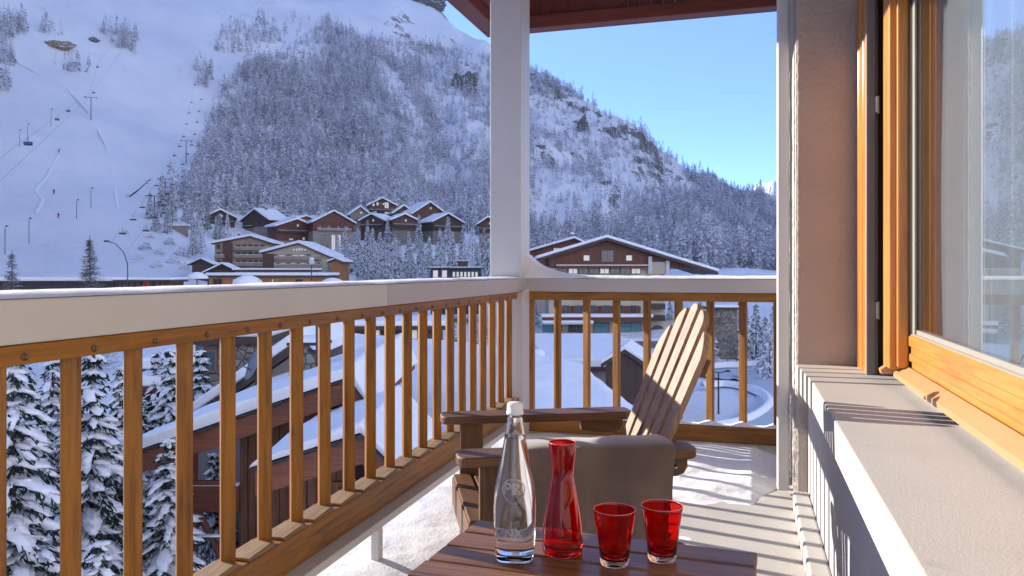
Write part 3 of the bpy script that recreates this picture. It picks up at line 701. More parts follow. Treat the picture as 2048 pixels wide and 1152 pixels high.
at = me.attributes.new('size', 'FLOAT', 'POINT'); at.data.foreach_set('value', [(.75+.75*rr.random())*(1+.5*noisev((p[0], p[1], 0), 1/40, 3))*(.75 if 840 < p[3] < 1400 and 110 < p[4] < 430 else 1)*(.8 if p[4] < 140 else 1) for p in pts])
forest = bpy.data.objects.new('forest', me); SC.collection.objects.link(forest); setp(forest, 'frosted larch and fir wood covering the mountain slopes', 'forest', kind='stuff')
ng = bpy.data.node_groups.new('forest_nodes', 'GeometryNodeTree'); ng.interface.new_socket('Geometry', in_out='INPUT', socket_type='NodeSocketGeometry'); ng.interface.new_socket('Geometry', in_out='OUTPUT', socket_type='NodeSocketGeometry')
N_ = ng.nodes.new; gi = N_('NodeGroupInput'); go = N_('NodeGroupOutput'); ip = N_('GeometryNodeInstanceOnPoints'); ci = N_('GeometryNodeCollectionInfo'); m2p = N_('GeometryNodeMeshToPoints')
ci.inputs[0].default_value = pc; ci.inputs['Separate Children'].default_value = True; ci.inputs['Reset Children'].default_value = True; ip.inputs['Pick Instance'].default_value = True
na_ = N_('GeometryNodeInputNamedAttribute'); na_.data_type = 'FLOAT'; na_.inputs[0].default_value = 'size'
rv = N_('FunctionNodeRandomValue'); rv.data_type = 'FLOAT_VECTOR'; rv.inputs[0].default_value = (-.05, -.05, 0); rv.inputs[1].default_value = (.05, .05, 6.28)
L_ = ng.links.new; L_(gi.outputs[0], m2p.inputs[0]); L_(m2p.outputs[0], ip.inputs['Points']); L_(ci.outputs[0], ip.inputs['Instance']); L_(rv.outputs[0], ip.inputs['Rotation']); L_(na_.outputs[0], ip.inputs['Scale']); L_(ip.outputs[0], go.inputs[0])
gm = forest.modifiers.new('scatter', 'NODES'); gm.node_group = ng
# ---------------------------------------------------------------- village buildings
def brownmat(n, c, sc=1.0): return wood(n, c, tuple(x*.55 for x in c), 'z', .7, .12*sc, knots=False, bumps=.3)
M['larchwood'] = brownmat('brown_cladding', (.11, .055, .035)); M['darkwood'] = brownmat('dark_cladding', (.075, .045, .035)); M['redwood'] = brownmat('red_cladding', (.15, .052, .030))
M['amber'] = brownmat('amber_cladding', (.42, .19, .06)); M['cream'] = plain('cream_render', (.50, .44, .34), .85, .08, .5); M['beige'] = brownmat('beige_cladding', (.36, .28, .20))
M['mauve'] = plain('weathered_render', (.30, .25, .22), .85, .1, .5)
t = MT('rubble_stone'); v = t.coords(); vo = t.n('ShaderNodeTexVoronoi'); vo.inputs['Scale'].default_value = 2.6; vo.distance = 'CHEBYCHEV'; t.l(v, vo.inputs['Vector'])
ve = t.n('ShaderNodeTexVoronoi', feature='DISTANCE_TO_EDGE'); ve.inputs['Scale'].default_value = 2.6; t.l(v, ve.inputs['Vector'])
c = t.ramp(t.noise(vo.outputs['Position'], 4, 2), [(.3, (.13, .12, .11)), (.7, (.33, .30, .26))]); c = t.mix(t.ramp(ve.outputs['Distance'], [(.02, 1.0), (.08, 0.0)]), c, (.06, .055, .05))
t.col(c); t.set(Roughness=.9); t.bump(ve.outputs['Distance'], .6, .1); M['stone'] = t.m
t = MT('dark_glazing'); t.col((.05, .06, .07)); t.set(Roughness=.08, Specular_IOR_Level=.8); M['gdark'] = t.m
t = MT('pale_glow_glazing'); t.col((.42, .44, .47)); t.set(Roughness=.15); t.b.inputs['Emission Color'].default_value = (1, .93, .82, 1); t.b.inputs['Emission Strength'].default_value = .12; M['glit'] = t.m  # pale colour and faint glow imitate sky mirrored in the glass
t = MT('teal_glazing'); t.col((.10, .27, .31)); t.set(Roughness=.1, Specular_IOR_Level=.8); M['gteal'] = t.m
M['navy'] = plain('navy_cladding', (.018, .028, .05), .6, .1, 1); M['frame_wood'] = plain('window_frame_wood', (.20, .12, .08), .6); M['frame_white'] = plain('white_frame', (.6, .6, .58), .6)
M['rooftile'] = plain('slate_edge', (.05, .045, .05), .8, .2, 4)
M['metal_dark'] = plain('dark_metal', (.05, .055, .06), .5); M['roadm'] = snowmat('packed_snow', .6, .3, .02, c=(.52, .56, .60))
def roofpoly(xl, xr, zl, zr, zp, xp, t0, t1):
    return [(xl, zl+t0), (xp, zp+t0), (xr, zr+t0), (xr, zr+t1), (xp, zp+t1), (xl, zl+t1)]
def windows(root, spec, y=0.0, mats=('gdark', 'frame_wood'), fr=.10):
    for s in spec:
        x, z, ww, hh = s[:4]; gm_ = s[4] if len(s) > 4 else mats[0]
        f = MB()
        f.box(x-ww/2-fr, x+ww/2+fr, y-.12, y-.001, z-fr, z).box(x-ww/2-fr, x+ww/2+fr, y-.12, y-.001, z+hh, z+hh+fr).box(x-ww/2-fr, x-ww/2, y-.12, y-.001, z, z+hh).box(x+ww/2, x+ww/2+fr, y-.12, y-.001, z, z+hh)
        if ww > 1.0: f.box(x-fr/3, x+fr/3, y-.11, y-.001, z, z+hh)
        fo = f.build('window', M[mats[1]], root)
        MB().box(x-ww/2, x+ww/2, y-.06, y-.002, z, z+hh).build('pane', M[gm_], fo)
def chalet(label, u0, u1, vp, ve, vb, Z, yaw=0, d=9, wall='larchwood', base=None, bh=0, apex=.5, win=(), balc=(), snow=.85, oh=1.0, roof='darkwood', chim=None, sink=4, name='chalet', cat='chalet', group=None, ve2=None, trim=None):
    k = Z/F; w = (u1-u0)*k/max(.5, math.cos(R(yaw))); H = (vb-vp)*k; he = (vb-ve)*k; he2 = he if ve2 is None else (vb-ve2)*k
    c = P((u0+u1)/2, vb, Z); t = thing(name, label, cat, c, PSI+R(yaw), group)
    xl, xr, xp = -w/2+oh, w/2-oh, -w/2+w*apex
    sl_ = (H-he)/max(.1, (xp+w/2)); sr_ = (H-he2)/max(.1, (w/2-xp)); zl = H-sl_*(xp-xl); zr = H-sr_*(xr-xp)
    MB().prism([(xl, bh if base else -sink), (xr, bh if base else -sink), (xr, zr-.05), (xp, H-.05), (xl, zl-.05)], 0, d, 'y').build('wall', M[wall], t)
    if base: MB().box(xl-.06, xr+.06, -.08, d+.05, -sink, bh-.002).build('stone_base', M[base], t)
    MB().prism(roofpoly(-w/2, w/2, he, he2, H, xp, 0, .28), -oh, d+oh, 'y').build('roof', M[roof], t)
    if snow: MB().prism(roofpoly(-w/2-.02, w/2+.02, he, he2, H, xp, .285, .285+snow), -oh-.03, d+oh+.03, 'y').build('snow_cover', M['snow_far'], t, .22*min(1, snow), seg=3, smooth=False)
    if group and not balc and w > 8:
        zb = max(bh+.3, (he-2.2)); balc = [(xl+.5, xr-.5, zb)]
        if not win: win = [(xl+(xr-xl)*(j+.5)/4, zb+.5, 1.0, 1.2, 'gdark') for j in range(4)]
        win = list(win)+[(xp-1.0, H-2.9, .8, .9), (xp+.6, H-2.9, .8, .9, 'glit')]
    windows(t, win)
    for (x0, x1, z) in balc:
        b = MB().box(x0, x1, -1.15, -.002, z-.2, z).build('balcony', M[trim or roof], t)
        MB().box(x0, x1, -1.2, -1.1, z+.001, z+.95).build('parapet', M[trim or roof], b)
        MB().box(x0, x1, -1.22, -1.08, z+.951, z+1.05).build('snow_strip', M['snow_far'], b)
    if group and w > 9 and chim is None: chim = (-1.6 if int(u0) % 2 else 1.0)
    if chim: ck = MB().box(xp+chim, xp+chim+.8, d*.4, d*.4+.8, H-.6, H+1.5).build('chimney', M['stone'], t); MB().box(xp+chim-.1, xp+chim+.9, d*.4-.1, d*.4+.9, H+1.502, H+1.9).build('snow_cover', M['snow_far'], ck, .12)
    return t, w, H, he
def auto_win(u0, u1, Z, rows, cols, z0, dz, ww=.9, hh=1.1, lit=(), oh=.9, dim='gdark'):
    w = (u1-u0)*Z/F-2*oh; r = []
    for i in range(rows):
        for j in range(cols):
            r.append((-w/2+w*(j+.5)/cols, z0+dz*i, ww, hh, 'glit' if (i, j) in lit else dim))
    return r
GV = 'chalets of the hillside hamlet'
chalet('brown chalet with twin snowy gables highest at the left of the hamlet', 428, 500, 405, 417, 430, 392, 28, 12, 'larchwood', win=auto_win(428, 500, 392, 1, 3, 1.4, 3), group=GV)
chalet('dark chalet with a small snowy gable at the upper right of the left cluster', 514, 546, 412, 424, 440, 388, -30, 9, 'darkwood', group=GV)
chalet('dark chalet half hidden by a snowy fir, lowest left of the hamlet', 411, 470, 421, 437, 470, 362, 18, 10, 'darkwood', 'stone', 2, win=auto_win(411, 470, 362, 1, 3, 3.6, 3), group=GV)
chalet('black-fronted chalet with a broad snowy gable on a pale stone base', 474, 548, 420, 443, 474, 360, -32, 11, 'darkwood', 'mauve', 4.6, win=auto_win(474, 548, 360, 1, 3, 5.2, 3)+[(-2.5, 1.0, 3.4, 2.2, 'glit')], balc=[(-7, -1, 4.3)], group=GV)
chalet('amber-lit reddish chalet with two stepped snow roofs beside the stone-based chalet', 558, 628, 440, 456, 492, 350, 42, 9, 'redwood', 'mauve', 2.2, win=auto_win(558, 628, 350, 2, 2, 2.8, 2.8, lit=[(0, 1)]), group=GV)
chalet('small amber annex with a snowy gable behind the reddish chalet', 590, 632, 434, 443, 480, 362, 48, 7, 'amber', group=GV)
tt, w_, H_, he_ = chalet('wide dark red chalet on a tall stone base with large bright windows', 627, 708, 424, 448, 506, 348, 26, 13, 'redwood', 'mauve', 9.6, win=auto_win(627, 708, 348, 1, 4, 11, 3, .8, 1), balc=[(-7.6, 7.6, 9.9)], group=GV, trim='mauve')
windows(tt, [(-5.2, 2.5, 1.2, 5.5, 'gdark'), (-2.8, 2.5, 1.0, 5.5, 'gdark'), (-.2, .5, 1.6, 7.5, 'glit'), (2.2, .5, 1.6, 7.5, 'glit')], -.08)
chalet('small chalet with a clean snow gable between the dark red and the tall chalet', 698, 742, 415, 433, 452, 372, 22, 9, 'mauve', group=GV)
tt, w_, H_, he_ = chalet('tall brown chalet with many bright windows at the top of the hamlet', 734, 796, 398, 414, 452, 380, 8, 12, 'larchwood', group=GV)
windows(tt, [(-4.3, 9.6, .9, 1.3, 'glit'), (-2.4, 10, .9, 1.5, 'glit'), (-4.3, 6.6, 1, 1.2, 'glit'), (-4.3, 3.4, 1.2, 1.4, 'glit'), (-2.2, 3.8, .8, 1, 'glit'), (.2, 6.8, .9, 1.1, 'glit'), (2.0, 8.6, 1.9, 2.9, 'glit'), (2.0, 5.9, 1.9, 2.1, 'glit'), (4.2, 6.8, .7, 1, 'glit'), (2.0, 2.6, 2.4, 2.4, 'glit'), (2.0, -.6, 1.6, 2.2, 'glit')], 0, ('glit', 'larchwood'), .2)
chalet('low chalet under a plain snowy gable just below the tall one', 715, 774, 430, 444, 478, 356, -24, 10, 'larchwood', win=auto_win(715, 774, 356, 1, 3, 4, 3), group=GV)
chalet('dark chalet wedged between the tall and the big brown chalet', 785, 830, 413, 430, 455, 378, 26, 10, 'darkwood', group=GV)
chalet('low chalet with a stone front half buried in firs below the wedged one', 782, 836, 430, 443, 475, 352, 28, 9, 'larchwood', 'stone', 3, group=GV)
chalet('big plain brown chalet with a wide snow roof right of the hamlet', 824, 894, 406, 432, 478, 372, 34, 12, 'redwood', win=auto_win(824, 894, 372, 1, 2, 8, 3), group=GV)
chalet('dark chalet with a long snow roof at the right end of the row', 864, 926, 429, 447, 476, 356, 36, 11, 'darkwood', 'stone', 3, win=auto_win(864, 926, 356, 1, 2, 4, 3), group=GV)
chalet('chalet half hidden by the white corner post of the balcony', 954, 1000, 436, 451, 480, 350, -8, 9, 'larchwood', 'mauve', 3, group=GV)
# apartment blocks
tt, w_, H_, he_ = chalet('beige apartment block with long timber balconies below the hamlet', 425, 548, 474, 489, 536, 268, 4, 14, 'beige', apex=.62, win=[(-8.3+2.1*i, z, 1.1, 1.3) for z in (1.2, 4.0, 6.6) for i in range(2)]+[(-1.6+2.0*i, z, 1.2, 1.3) for z in (1.2, 4.0, 6.6) for i in range(5)], balc=[(-2.6, 9.2, .9), (-2.6, 9.2, 3.6), (-2.6, 9.2, 6.2), (-9.4, -6, .9), (-9.4, -6, 3.6)], trim='beige', chim=-6, name='apartment_block', cat='apartment block')
MB().prism([(-6.6, 0), (-3.6, 0), (-3.6, 8.4), (-5.1, 9.6), (-6.6, 8.4)], -.7, -.003, 'y').build('stair_tower', M['larchwood'], tt)
tt, w_, H_, he_ = chalet('cream apartment block with a broad snowy gable and bright upper windows', 519, 664, 488, 508, 540, 242, -4, 13, 'cream', apex=.55, win=[(-5.6+1.6*i, 1.0, .8, 1.2, ('glit' if i % 2 else 'gdark')) for i in range(9)]+[(-6.4+2.1*i, 3.5, 1.3, 1.2, 'glit' if i in (1, 3, 4) else 'gdark') for i in range(6)]+[(-.6+.9*i, 5.9, .6, 1.0-.16*abs(i-2), 'glit') for i in range(5)], balc=[(-6.5, 8.2, .85), (-6.5, 8.2, 3.3)], trim='beige', chim=-5, name='apartment_block', cat='apartment block', ve2=516)
MB().box(-10.2, -6.9, -.6, -.003, -4, 5).build('side_wing', M['larchwood'], tt)
chalet('small snow-capped garage right of the cream apartment block', 655, 690, 519, 526, 542, 236, -10, 6, 'amber', snow=.5, name='garage', cat='garage')
chalet('little dark hut left of the beige apartment block', 378, 428, 519, 531, 548, 226, 6, 6, 'darkwood', snow=.25, name='hut', cat='hut')
chalet('low dark house with two snowy gables in front of the beige apartment block', 408, 482, 530, 549, 568, 178, 10, 7, 'darkwood', snow=.35, name='house', cat='house')
def flatb(label, u0, u1, vt, vb, Z, d, wall, snow=.45, yaw=0, win=(), name='low_building', cat='building', oh=.5, sink=6, fascia='darkwood'):
    k = Z/F; w = (u1-u0)*k; H = (vb-vt)*k; t = thing(name, label, cat, P((u0+u1)/2, vb, Z), PSI+R(yaw))
    MB().box(-w/2, w/2, 0, d, -sink, H-.3).build('wall', M[wall], t)
    MB().box(-w/2-oh, w/2+oh, -oh, d+oh, H-.298, H).build('roof', M[fascia], t)
    if snow: MB().box(-w/2-oh-.03, w/2+oh+.03, -oh-.03, d+oh+.03, H+.002, H+snow).build('snow_cover', M['snow_far'], t, .15, seg=3)
    windows(t, win); return t
flatb('long low brown building with a flat snowy roof and pale pillars at the village centre', 418, 652, 551, 574, 150, 9, 'amber', .55, 0, [(-9.5, .4, 1.6, 1.1, 'gdark'), (-6, .4, 1.2, 1.1, 'glit'), (1.0, -.2, .25, 1.7, 'glit'), (6, .2, 1.2, 1.2, 'gdark')])
flatb('pale flat-roofed block behind the long brown building', 470, 620, 540, 556, 168, 8, 'cream', .4, 0, name='low_building')
flatb('slate-blue glazed lift building with a row of bright windows', 862, 962, 535, 566, 150, 10, 'navy', .14, 6, [(-3.9, 1.1, .9, 1.3, 'glit'), (-2.2, 1.1, .9, 1.3, 'glit')]+[(-.4+.72*i, 1.2, .42, .9, 'glit') for i in range(7)], name='lift_station', cat='lift station', fascia='navy')
flatb('little dark plant box on the roof of the slate-blue building', 915, 935, 522, 536, 152, 2, 'darkwood', .08, 0, name='roof_unit', cat='roof unit', sink=0, oh=.1)
flatb('long dark ski station behind the two larches at the left edge', -60, 232, 562, 600, 118, 8, 'metal_dark', .6, 0, [(-8+2*i, .8, 1.5, .8, 'gdark') for i in range(8)], name='ski_station', cat='ski station')
flatb('open red and brown lift shelter with thin pale posts near the curved lamp', 236, 338, 560, 600, 112, 5, 'larchwood', .35, 0, [(-3+.9*i, 1.2, .5, 1.4, 'gdark') for i in range(7)], name='lift_shelter', cat='shelter')
rdp = MB().box(-.25, .25, -.6, -.35, -2, 2.6).build('red_banner', plain('red_cloth', (.5, .02, .02), .7), None); rdp.location = P(298, 600, 111); setp(rdp, 'narrow upright red banner in front of the lift shelter', 'banner')
def mound(label, u, v, Z, r, h, under=True, name='parasol', cat='parasol'):
    t = thing(name, label, cat, P(u, v, Z))
    MB().lathe([(0, h), (r*.3, h*.93), (r*.62, h*.70), (r*.88, h*.32), (r, .02), (r*.97, -.12), (0, -.1)], 28).build('snow_cover', M['snow_far'], t, smooth=True)
    MB().tube([(0, 0, -.12), (0, 0, -4)], .09).build('pole', M['metal_dark'], t)
mound('wide closed parasol domed with snow in front of the long brown building', 495, 566, 108, 2.05, 1.1)
mound('smaller snow-domed parasol right of the street lamp', 665, 566, 112, 1.7, .75)
mound('thin parasol stacked with snow just left of the long brown building', 394, 556, 128, 1.8, 1.0)
# snowy stump like canopy and street lamps
def lamp(label, u, vt, vb, Z, kind='globe', rz=0):
    p = P(u, vb, Z); h = (vb-vt)*Z/F; t = thing('street_lamp', label, 'street lamp', p, PSI+rz)
    MB().tube([(0, 0, -2), (0, 0, h*.97)], [.09, .06]).build('pole', M['metal_dark'], t)
    if kind == 'globe':
        MB().lathe([(0, h+.45), (.3, h+.35), (.42, h), (.3, h-.3), (0, h-.4)], 16).build('lamp_globe', M['frame_white'], t, smooth=True)
        MB().lathe([(0, h+.62), (.25, h+.55), (.40, h+.36), (0, h+.38)], 16).build('snow_cover', M['snow_far'], t, smooth=True)
    else:
        MB().tube([(-.8, 0, h), (0, 0, h-.15), (.8, 0, h)], .05).build('arm', M['metal_dark'], t)
        for s in (-1, 1): MB().lathe([(0, h+.12), (.18, h+.1), (.24, h-.08), (0, h-.12)], 12, Matrix.Translation((s*.8, 0, 0))).build('lamp_head', M['metal_dark'], t)
lamp('street lamp with a snow-topped globe before the cream apartment block', 623, 524, 575, 105)
lamp('two-headed street lamp beside the curving snowy road', 1437, 742, 800, 66, 'double')
pts_ = [(0, 0, -3), (.1, 0, 1), (.35, 0, 3), (.3, 0, 4.6), (-.2, 0, 6.0), (-1.2, 0, 7.0), (-2.2, 0, 7.4)]
lt = thing('curved_mast', 'tall thin curved mast standing behind the large larch', 'mast', P(250, 600, 98), PSI)
MB().tube(pts_, [.08, .075, .07, .065, .06, .05, .04]).build('pole', M['metal_dark'], lt); MB().box(-2.6, -2.0, -.1, .1, 7.25, 7.45).build('lamp_head', M['metal_dark'], lt)
# ---------------------------------------------------------------- the big hotel to the right of the post
Zh = 140.0; k = Zh/F
ht = thing('hotel', 'large red-brown gabled hotel with cream lower floors and a glazed ground floor', 'hotel', P(1212, 672, Zh), PSI)
def hx(u): return (u-1212)*k
def hz(v): return (672-v)*k
MB().prism([(hx(1098), -3), (hx(1330), -3), (hx(1330), hz(536)), (hx(1098), hz(536))], .3, 16, 'y').build('lower_wall', M['cream'], ht)
MB().prism([(hx(1098), hz(535)), (hx(1385), hz(535)), (hx(1385), hz(533)), (hx(1212), hz(482)), (hx(1098), hz(512))], 0, 17, 'y').build('gable_wall', M['redwood'], ht)
MB().prism(roofpoly(hx(1074), hx(1432), hz(523), hz(549), hz(481), hx(1212), 0, .45), -1.6, 18, 'y').build('roof', M['darkwood'], ht)
MB().prism(roofpoly(hx(1072), hx(1434), hz(523), hz(549), hz(481), hx(1212), .452, 1.0), -1.65, 18.1, 'y').build('snow_cover', M['snow_far'], ht, .2, seg=3)
MB().box(hx(1296), hx(1303), -.5, -.003, hz(548), hz(513)).build('pillar', M['frame_white'], ht); MB().box(hx(1331), hx(1338), -.5, -.003, hz(548), hz(521)).build('pillar', M['frame_white'], ht)
MB().box(hx(1303), hx(1331), -.25, -.002, hz(548), hz(524)).build('infill_panel', M['cream'], ht)
windows(ht, [(hx(1215), hz(523), 2.0, 1.9, 'gdark'), (hx(1173), hz(521), 1.0, .9, 'glit'), (hx(1258), hz(521), 1.0, .9, 'glit'), (hx(1317), hz(546), 1.8, .9, 'gdark')]+[(hx(1125+21*i), hz(547), 1.5, .85, 'glit' if i % 3 == 1 else 'gdark') for i in range(8)], -.002, fr=.13)
MB().box(hx(1112), hx(1295), -1.0, -.003, hz(536), hz(531)).build('balcony', M['redwood'], ht)
MB().box(hx(1112), hx(1295), -1.05, -.003, hz(531)+.002, hz(529.5)).build('snow_strip', M['snow_far'], ht)
for i in range(6):
    x = hx(1132+27*i); windows(ht, [(x, hz(627), 1.1, 1.35, 'gdark')], .299)
    windows(ht, [(x, hz(592), 1.1, 1.35, 'gdark')], .299)
    for zb in (627, 592):
        for s in (-1, 1): MB().box(x+s*.98-.32, x+s*.98+.32, .16, .298, hz(zb), hz(zb)+1.35).build('shutter', M['redwood'], ht)
MB().box(hx(1084), hx(1300), -2.4, .298, hz(640), hz(633)).build('canopy', M['redwood'], ht); MB().box(hx(1082), hx(1302), -2.5, .297, hz(633)+.002, hz(627)).build('snow_strip', M['snow_far'], ht, .12)
MB().box(hx(1084), hx(1182), -3.6, .29, hz(646), hz(643)).build('canopy', M['frame_white'], ht); MB().box(hx(1083), hx(1183), -3.7, .28, hz(643)+.002, hz(639)).build('snow_strip', M['snow_far'], ht, .1)
windows(ht, [(hx(1105), hz(668), 3.2, 1.7, 'gteal'), (hx(1153), hz(668), 2.6, 1.9, 'gdark'), (hx(1203), hz(668), 2.6, 1.9, 'gteal'), (hx(1262), hz(668), 3.6, 1.9, 'gteal')], .297, fr=.16)
arch = [(hx(1315)+1.25*math.cos(R(a)), hz(664)+1.25*math.sin(R(a))) for a in range(0, 181, 15)]
MB().prism([(hx(1315)-1.25, hz(671)), (hx(1315)+1.25, hz(671))]+arch, .18, .299, 'y').build('window', M['gdark'], ht)
MB().box(hx(1300), hx(1328), -1.2, .29, hz(641), hz(630)).build('balcony', M['darkwood'], ht); MB().box(hx(1300), hx(1328), -1.2, .29, hz(618), hz(607)).build('balcony', M['darkwood'], ht)
tt, *_ = chalet('second gabled hotel building behind, with a chimney on its snowy ridge', 1040, 1212, 479, 510, 600, 182, 0, 14, 'redwood', 'cream', 7.4, apex=.63, win=[(-1.5, 10.4, 1.3, 1.6, 'glit'), (-6, 8.2, 1, 1.2, 'gdark')], name='hotel', cat='hotel', snow=.5, chim=-.4)
tw = thing('terrace', 'snow-topped stone terrace wall in front of the hotel', 'wall', P(1200, 690, 118), PSI)
MB().box(-11, 11, 0, .5, -3, .55).build('stone_wall', M['stone'], tw); MB().box(-11.05, 11.05, -.06, .56, .552, .95).build('snow_cover', M['snow_far'], tw, .12, seg=3)
hb = MB()
for i in range(13): hb.box(-10.6+1.7*i, -10.55+1.7*i, .9, .95, .6, 1.7)
hb.box(-10.6, 9.9, .88, .97, 1.62, 1.72); hb.box(-10.6, 9.9, .90, .95, 1.2, 1.26); hb.build('handrail', M['frame_white'], tw)
# stone tower, sheds and big snow roofs
flatb('square rubble-stone tower among the trees behind the chair', 1424, 1474, 615, 700, 104, 3, 'stone', .3, 0, [(-.8, 3.4, .5, .9, 'gdark')], name='stone_tower', cat='tower')
flatb('wide flat roof deep in snow beyond the near snowy gable', 1100, 1320, 733, 760, 62, 23, 'mauve', .7, 2, name='low_building')
chalet('small dark wooden shed with a snowy gable beside the wide flat roof', 1204, 1296, 706, 737, 790, 54, -14, 4, 'darkwood', snow=.3, oh=.3, name='shed', cat='shed', sink=5)
def snow_quad(label, q, rnd_, seed):
    c = (q[0]+q[1]+q[2]+q[3])/4; t = thing('snowed_house', label, 'house', c, 0)
    def fn(a, b):
        A = min(1, max(0, (a*1.06-.03))); B = min(1, max(0, (b*1.06-.03)))
        p = q[0].lerp(q[1], A).lerp(q[3].lerp(q[2], A), B)-c; e = min(A, 1-A, B, 1-B)*9; e = min(1, e)**.5
        z = p.z-rnd_*(1-e)+.16*noisev((p.x*.4, p.y*.4, seed))+.05*noisev((p.x*1.5, p.y*1.5, seed))
        if A != a*1.06-.03 or B != b*1.06-.03: z -= .55
        return (p.x, p.y, z)
    MB().grid(fn, 70, 50).build('snow_cover', M['snow_far'], t, smooth=True)
    vs = []
    for zz_ in (0, 1):
        for p in q:
            p = (p-c)*.93; vs.append((p.x, p.y, -10-c.z if zz_ == 0 else p.z-.35))
    MB().add(vs, [(3, 2, 1, 0), (4, 5, 6, 7), (0, 1, 5, 4), (1, 2, 6, 5), (2, 3, 7, 6), (3, 0, 4, 7)]).build('wall', M['mauve'], t)
snow_quad('near house roof rounded over with deep snow right behind the far railing', [P(1010, 690, 29), P(1166, 721, 25), P(1290, 822, 20), P(940, 900, 16)], .12, 1)
snow_quad('broad house roof under one smooth sheet of deep snow beyond the chalet gables', [P(640, 652, 40), P(1090, 688, 31), P(1010, 960, 15.5), P(700, 960, 16.5)], .3, 4)
# ---------------------------------------------------------------- near chalet with two gables
sid = M['siding'] = wood('board_siding', (.18, .068, .030), (.06, .022, .011), 'z', .65, .5, knots=False, bumps=.4)
M['barge'] = wood('barge_board', (.23, .072, .032), (.10, .03, .014), 'x', .6, .5, knots=False, bumps=.3)
def gable(label, apex, left, right, d, wall_u, floorv, seedz, name='near_chalet'):
    (ua, va, Z), (ul, vl), (ur, vr) = apex, left, right; k = Z/F
    o = P(ua, va, Z); t = thing(name, label, 'chalet', (o.x, o.y, -9.5), PSI); H = o.z+9.5
    xl, zl = (ul-ua)*k, H-(vl-va)*k; xr, zr = (ur-ua)*k, H-(vr-va)*k
    th = .42
    MB().prism([(xl, zl), (0, H), (xr, zr), (xr, zr-th), (0, H-th-.02), (xl, zl-th)], -.95, -.85, 'y').build('barge_board', M['barge'], t, .01)
    MB().prism([(xl+.02, zl-.06), (0, H-.06), (xr-.02, zr-.06), (xr-.02, zr-.2), (0, H-.2), (xl+.02, zl-.2)], -.849, d, 'y').build('roof', M['siding'], t)
    sc_ = MB()                                                     # slate edge, uneven
    n = int(abs(xl)/.22)
    for i in range(n):
        a, b = xl*i/n, xl*(i+1)/n-.0; za, zb_ = H+(zl-H)*i/n, H+(zl-H)*(i+1)/n; j = .02*rnd.random()
        sc_.prism([(a, za+.002+j), (b+.01, zb_+.002+j), (b+.01, zb_+.05+j), (a, za+.05+j)], -1.03-.04*rnd.random(), -.4, 'y')
    n = max(1, int(abs(xr)/.22))
    for i in range(n):
        a, b = xr*i/n, xr*(i+1)/n; za, zb_ = H+(zr-H)*i/n, H+(zr-H)*(i+1)/n; j = .02*rnd.random()
        sc_.prism([(a, za+.002+j), (b-.01, zb_+.002+j), (b-.01, zb_+.05+j), (a, za+.05+j)], -1.03-.04*rnd.random(), -.4, 'y')
    sc_.build('slate_edge', M['rooftile'], t)
    m = MB(); ST = .24 if d > 5 else .13
    def sn(a, b):
        x = xl-.05+(xr-xl+.1)*a; s = (zl-H)/xl; s2 = (zr-H)/xr
        zt = H+(s*x if x < 0 else s2*x); e = min(1, min(a, 1-a)*14)**.5
        if b < .12: q = b/.12; y = -1.02-.06*math.sin(q*math.pi/2)+.03*noisev((x*2, 0, seedz)); z = zt+.08+(ST+.07*noisev((x*1.2, 0, seedz)))*e*q**.8
        else: q = (b-.12)/.88; y = -1.08+.10*q**.5+(d+1)*q**1.6; z = zt+.08+(ST+.02+.08*noisev((x*1.2, y*.6, seedz)))*e
        z -= .05*math.exp(-(x/.25)**2)*0
        return (x, y, z)
    m.grid(sn, 120, 40).build('snow_cover', M['snow'], t, smooth=True)
    x0, x1 = (wall_u[0]-ua)*k, (wall_u[1]-ua)*k
    wb = MB(); x = x0; i = 0
    while x < x1-.01:
        wz = H+((zl-H)*x/xl if x < 0 else (zr-H)*x/xr)-.22; w2 = .17
        wb.box(x, min(x+w2-.012, x1), 0+.03*(i % 2), .12, 0, wz); x += w2; i += 1
    wb.build('wall', M['siding'], t, .004)
    return t, k, H
t1, k1, H1 = gable('red-brown chalet with a long snowy roof edge rising from the left, seen through the railing', (716, 748, 17.0), (288, 897), (752, 800), 7, (480, 748), 0, 3)
u_ = lambda u, k=k1: (u-716)*k
v_ = lambda v: H1-(v-748)*k1
MB().box(u_(386), u_(480), -.1, .1, v_(1022), v_(970)).build('balcony_beam', M['barge'], t1, .01)
MB().box(u_(438), u_(448), -.05, .06, 0, v_(1022)).build('post', M['barge'], t1); MB().box(u_(386), u_(394), -.05, .06, 0, v_(905)).build('post', M['barge'], t1)
MB().tube([(u_(396), 0, v_(1022)), (u_(440), 0, v_(1110))], .085, 4).build('brace', M['barge'], t1)
MB().box(u_(386), u_(478), -.9, -.8, v_(948), v_(940)).build('purlin', M['siding'], t1)
MB().box(u_(386), u_(480), -.12, .12, v_(970)+.002, v_(963)).build('snow_strip', M['snow'], t1, .02)
t2, k2, H2 = gable('lower red-brown gable in front, with a deep porch and a small wooden balustrade', (744, 850, 13.5), (546, 912), (842, 950), 3.2, (594, 690), 0, 6)
MB().box((690-744)*k2, (838-744)*k2, .9, 1.0, 0, H2-.5).build('porch_back_wall', M['darkwood'], t2)
pr = MB(); zt = H2-(968-850)*k2; zb = H2-(1010-850)*k2
for i in range(9): pr.box((672+20*i-744)*k2, (678+20*i-744)*k2, -.06, -.02, zb, zt)
pr.box((668-744)*k2, (842-744)*k2, -.08, 0, zt+.001, zt+.05); pr.box((668-744)*k2, (842-744)*k2, -.08, 0, zb-.06, zb-.001)
pr.build('balustrade', M['barge'], t2)
MB().box((668-744)*k2, (842-744)*k2, .15, .25, 0, zb-.07).build('lower_wall', M['siding'], t2)
for u in (752, 836): MB().box((u-744)*k2, (u+9-744)*k2, -.3, -.15, 0, H2-.45).build('post', M['barge'], t2)
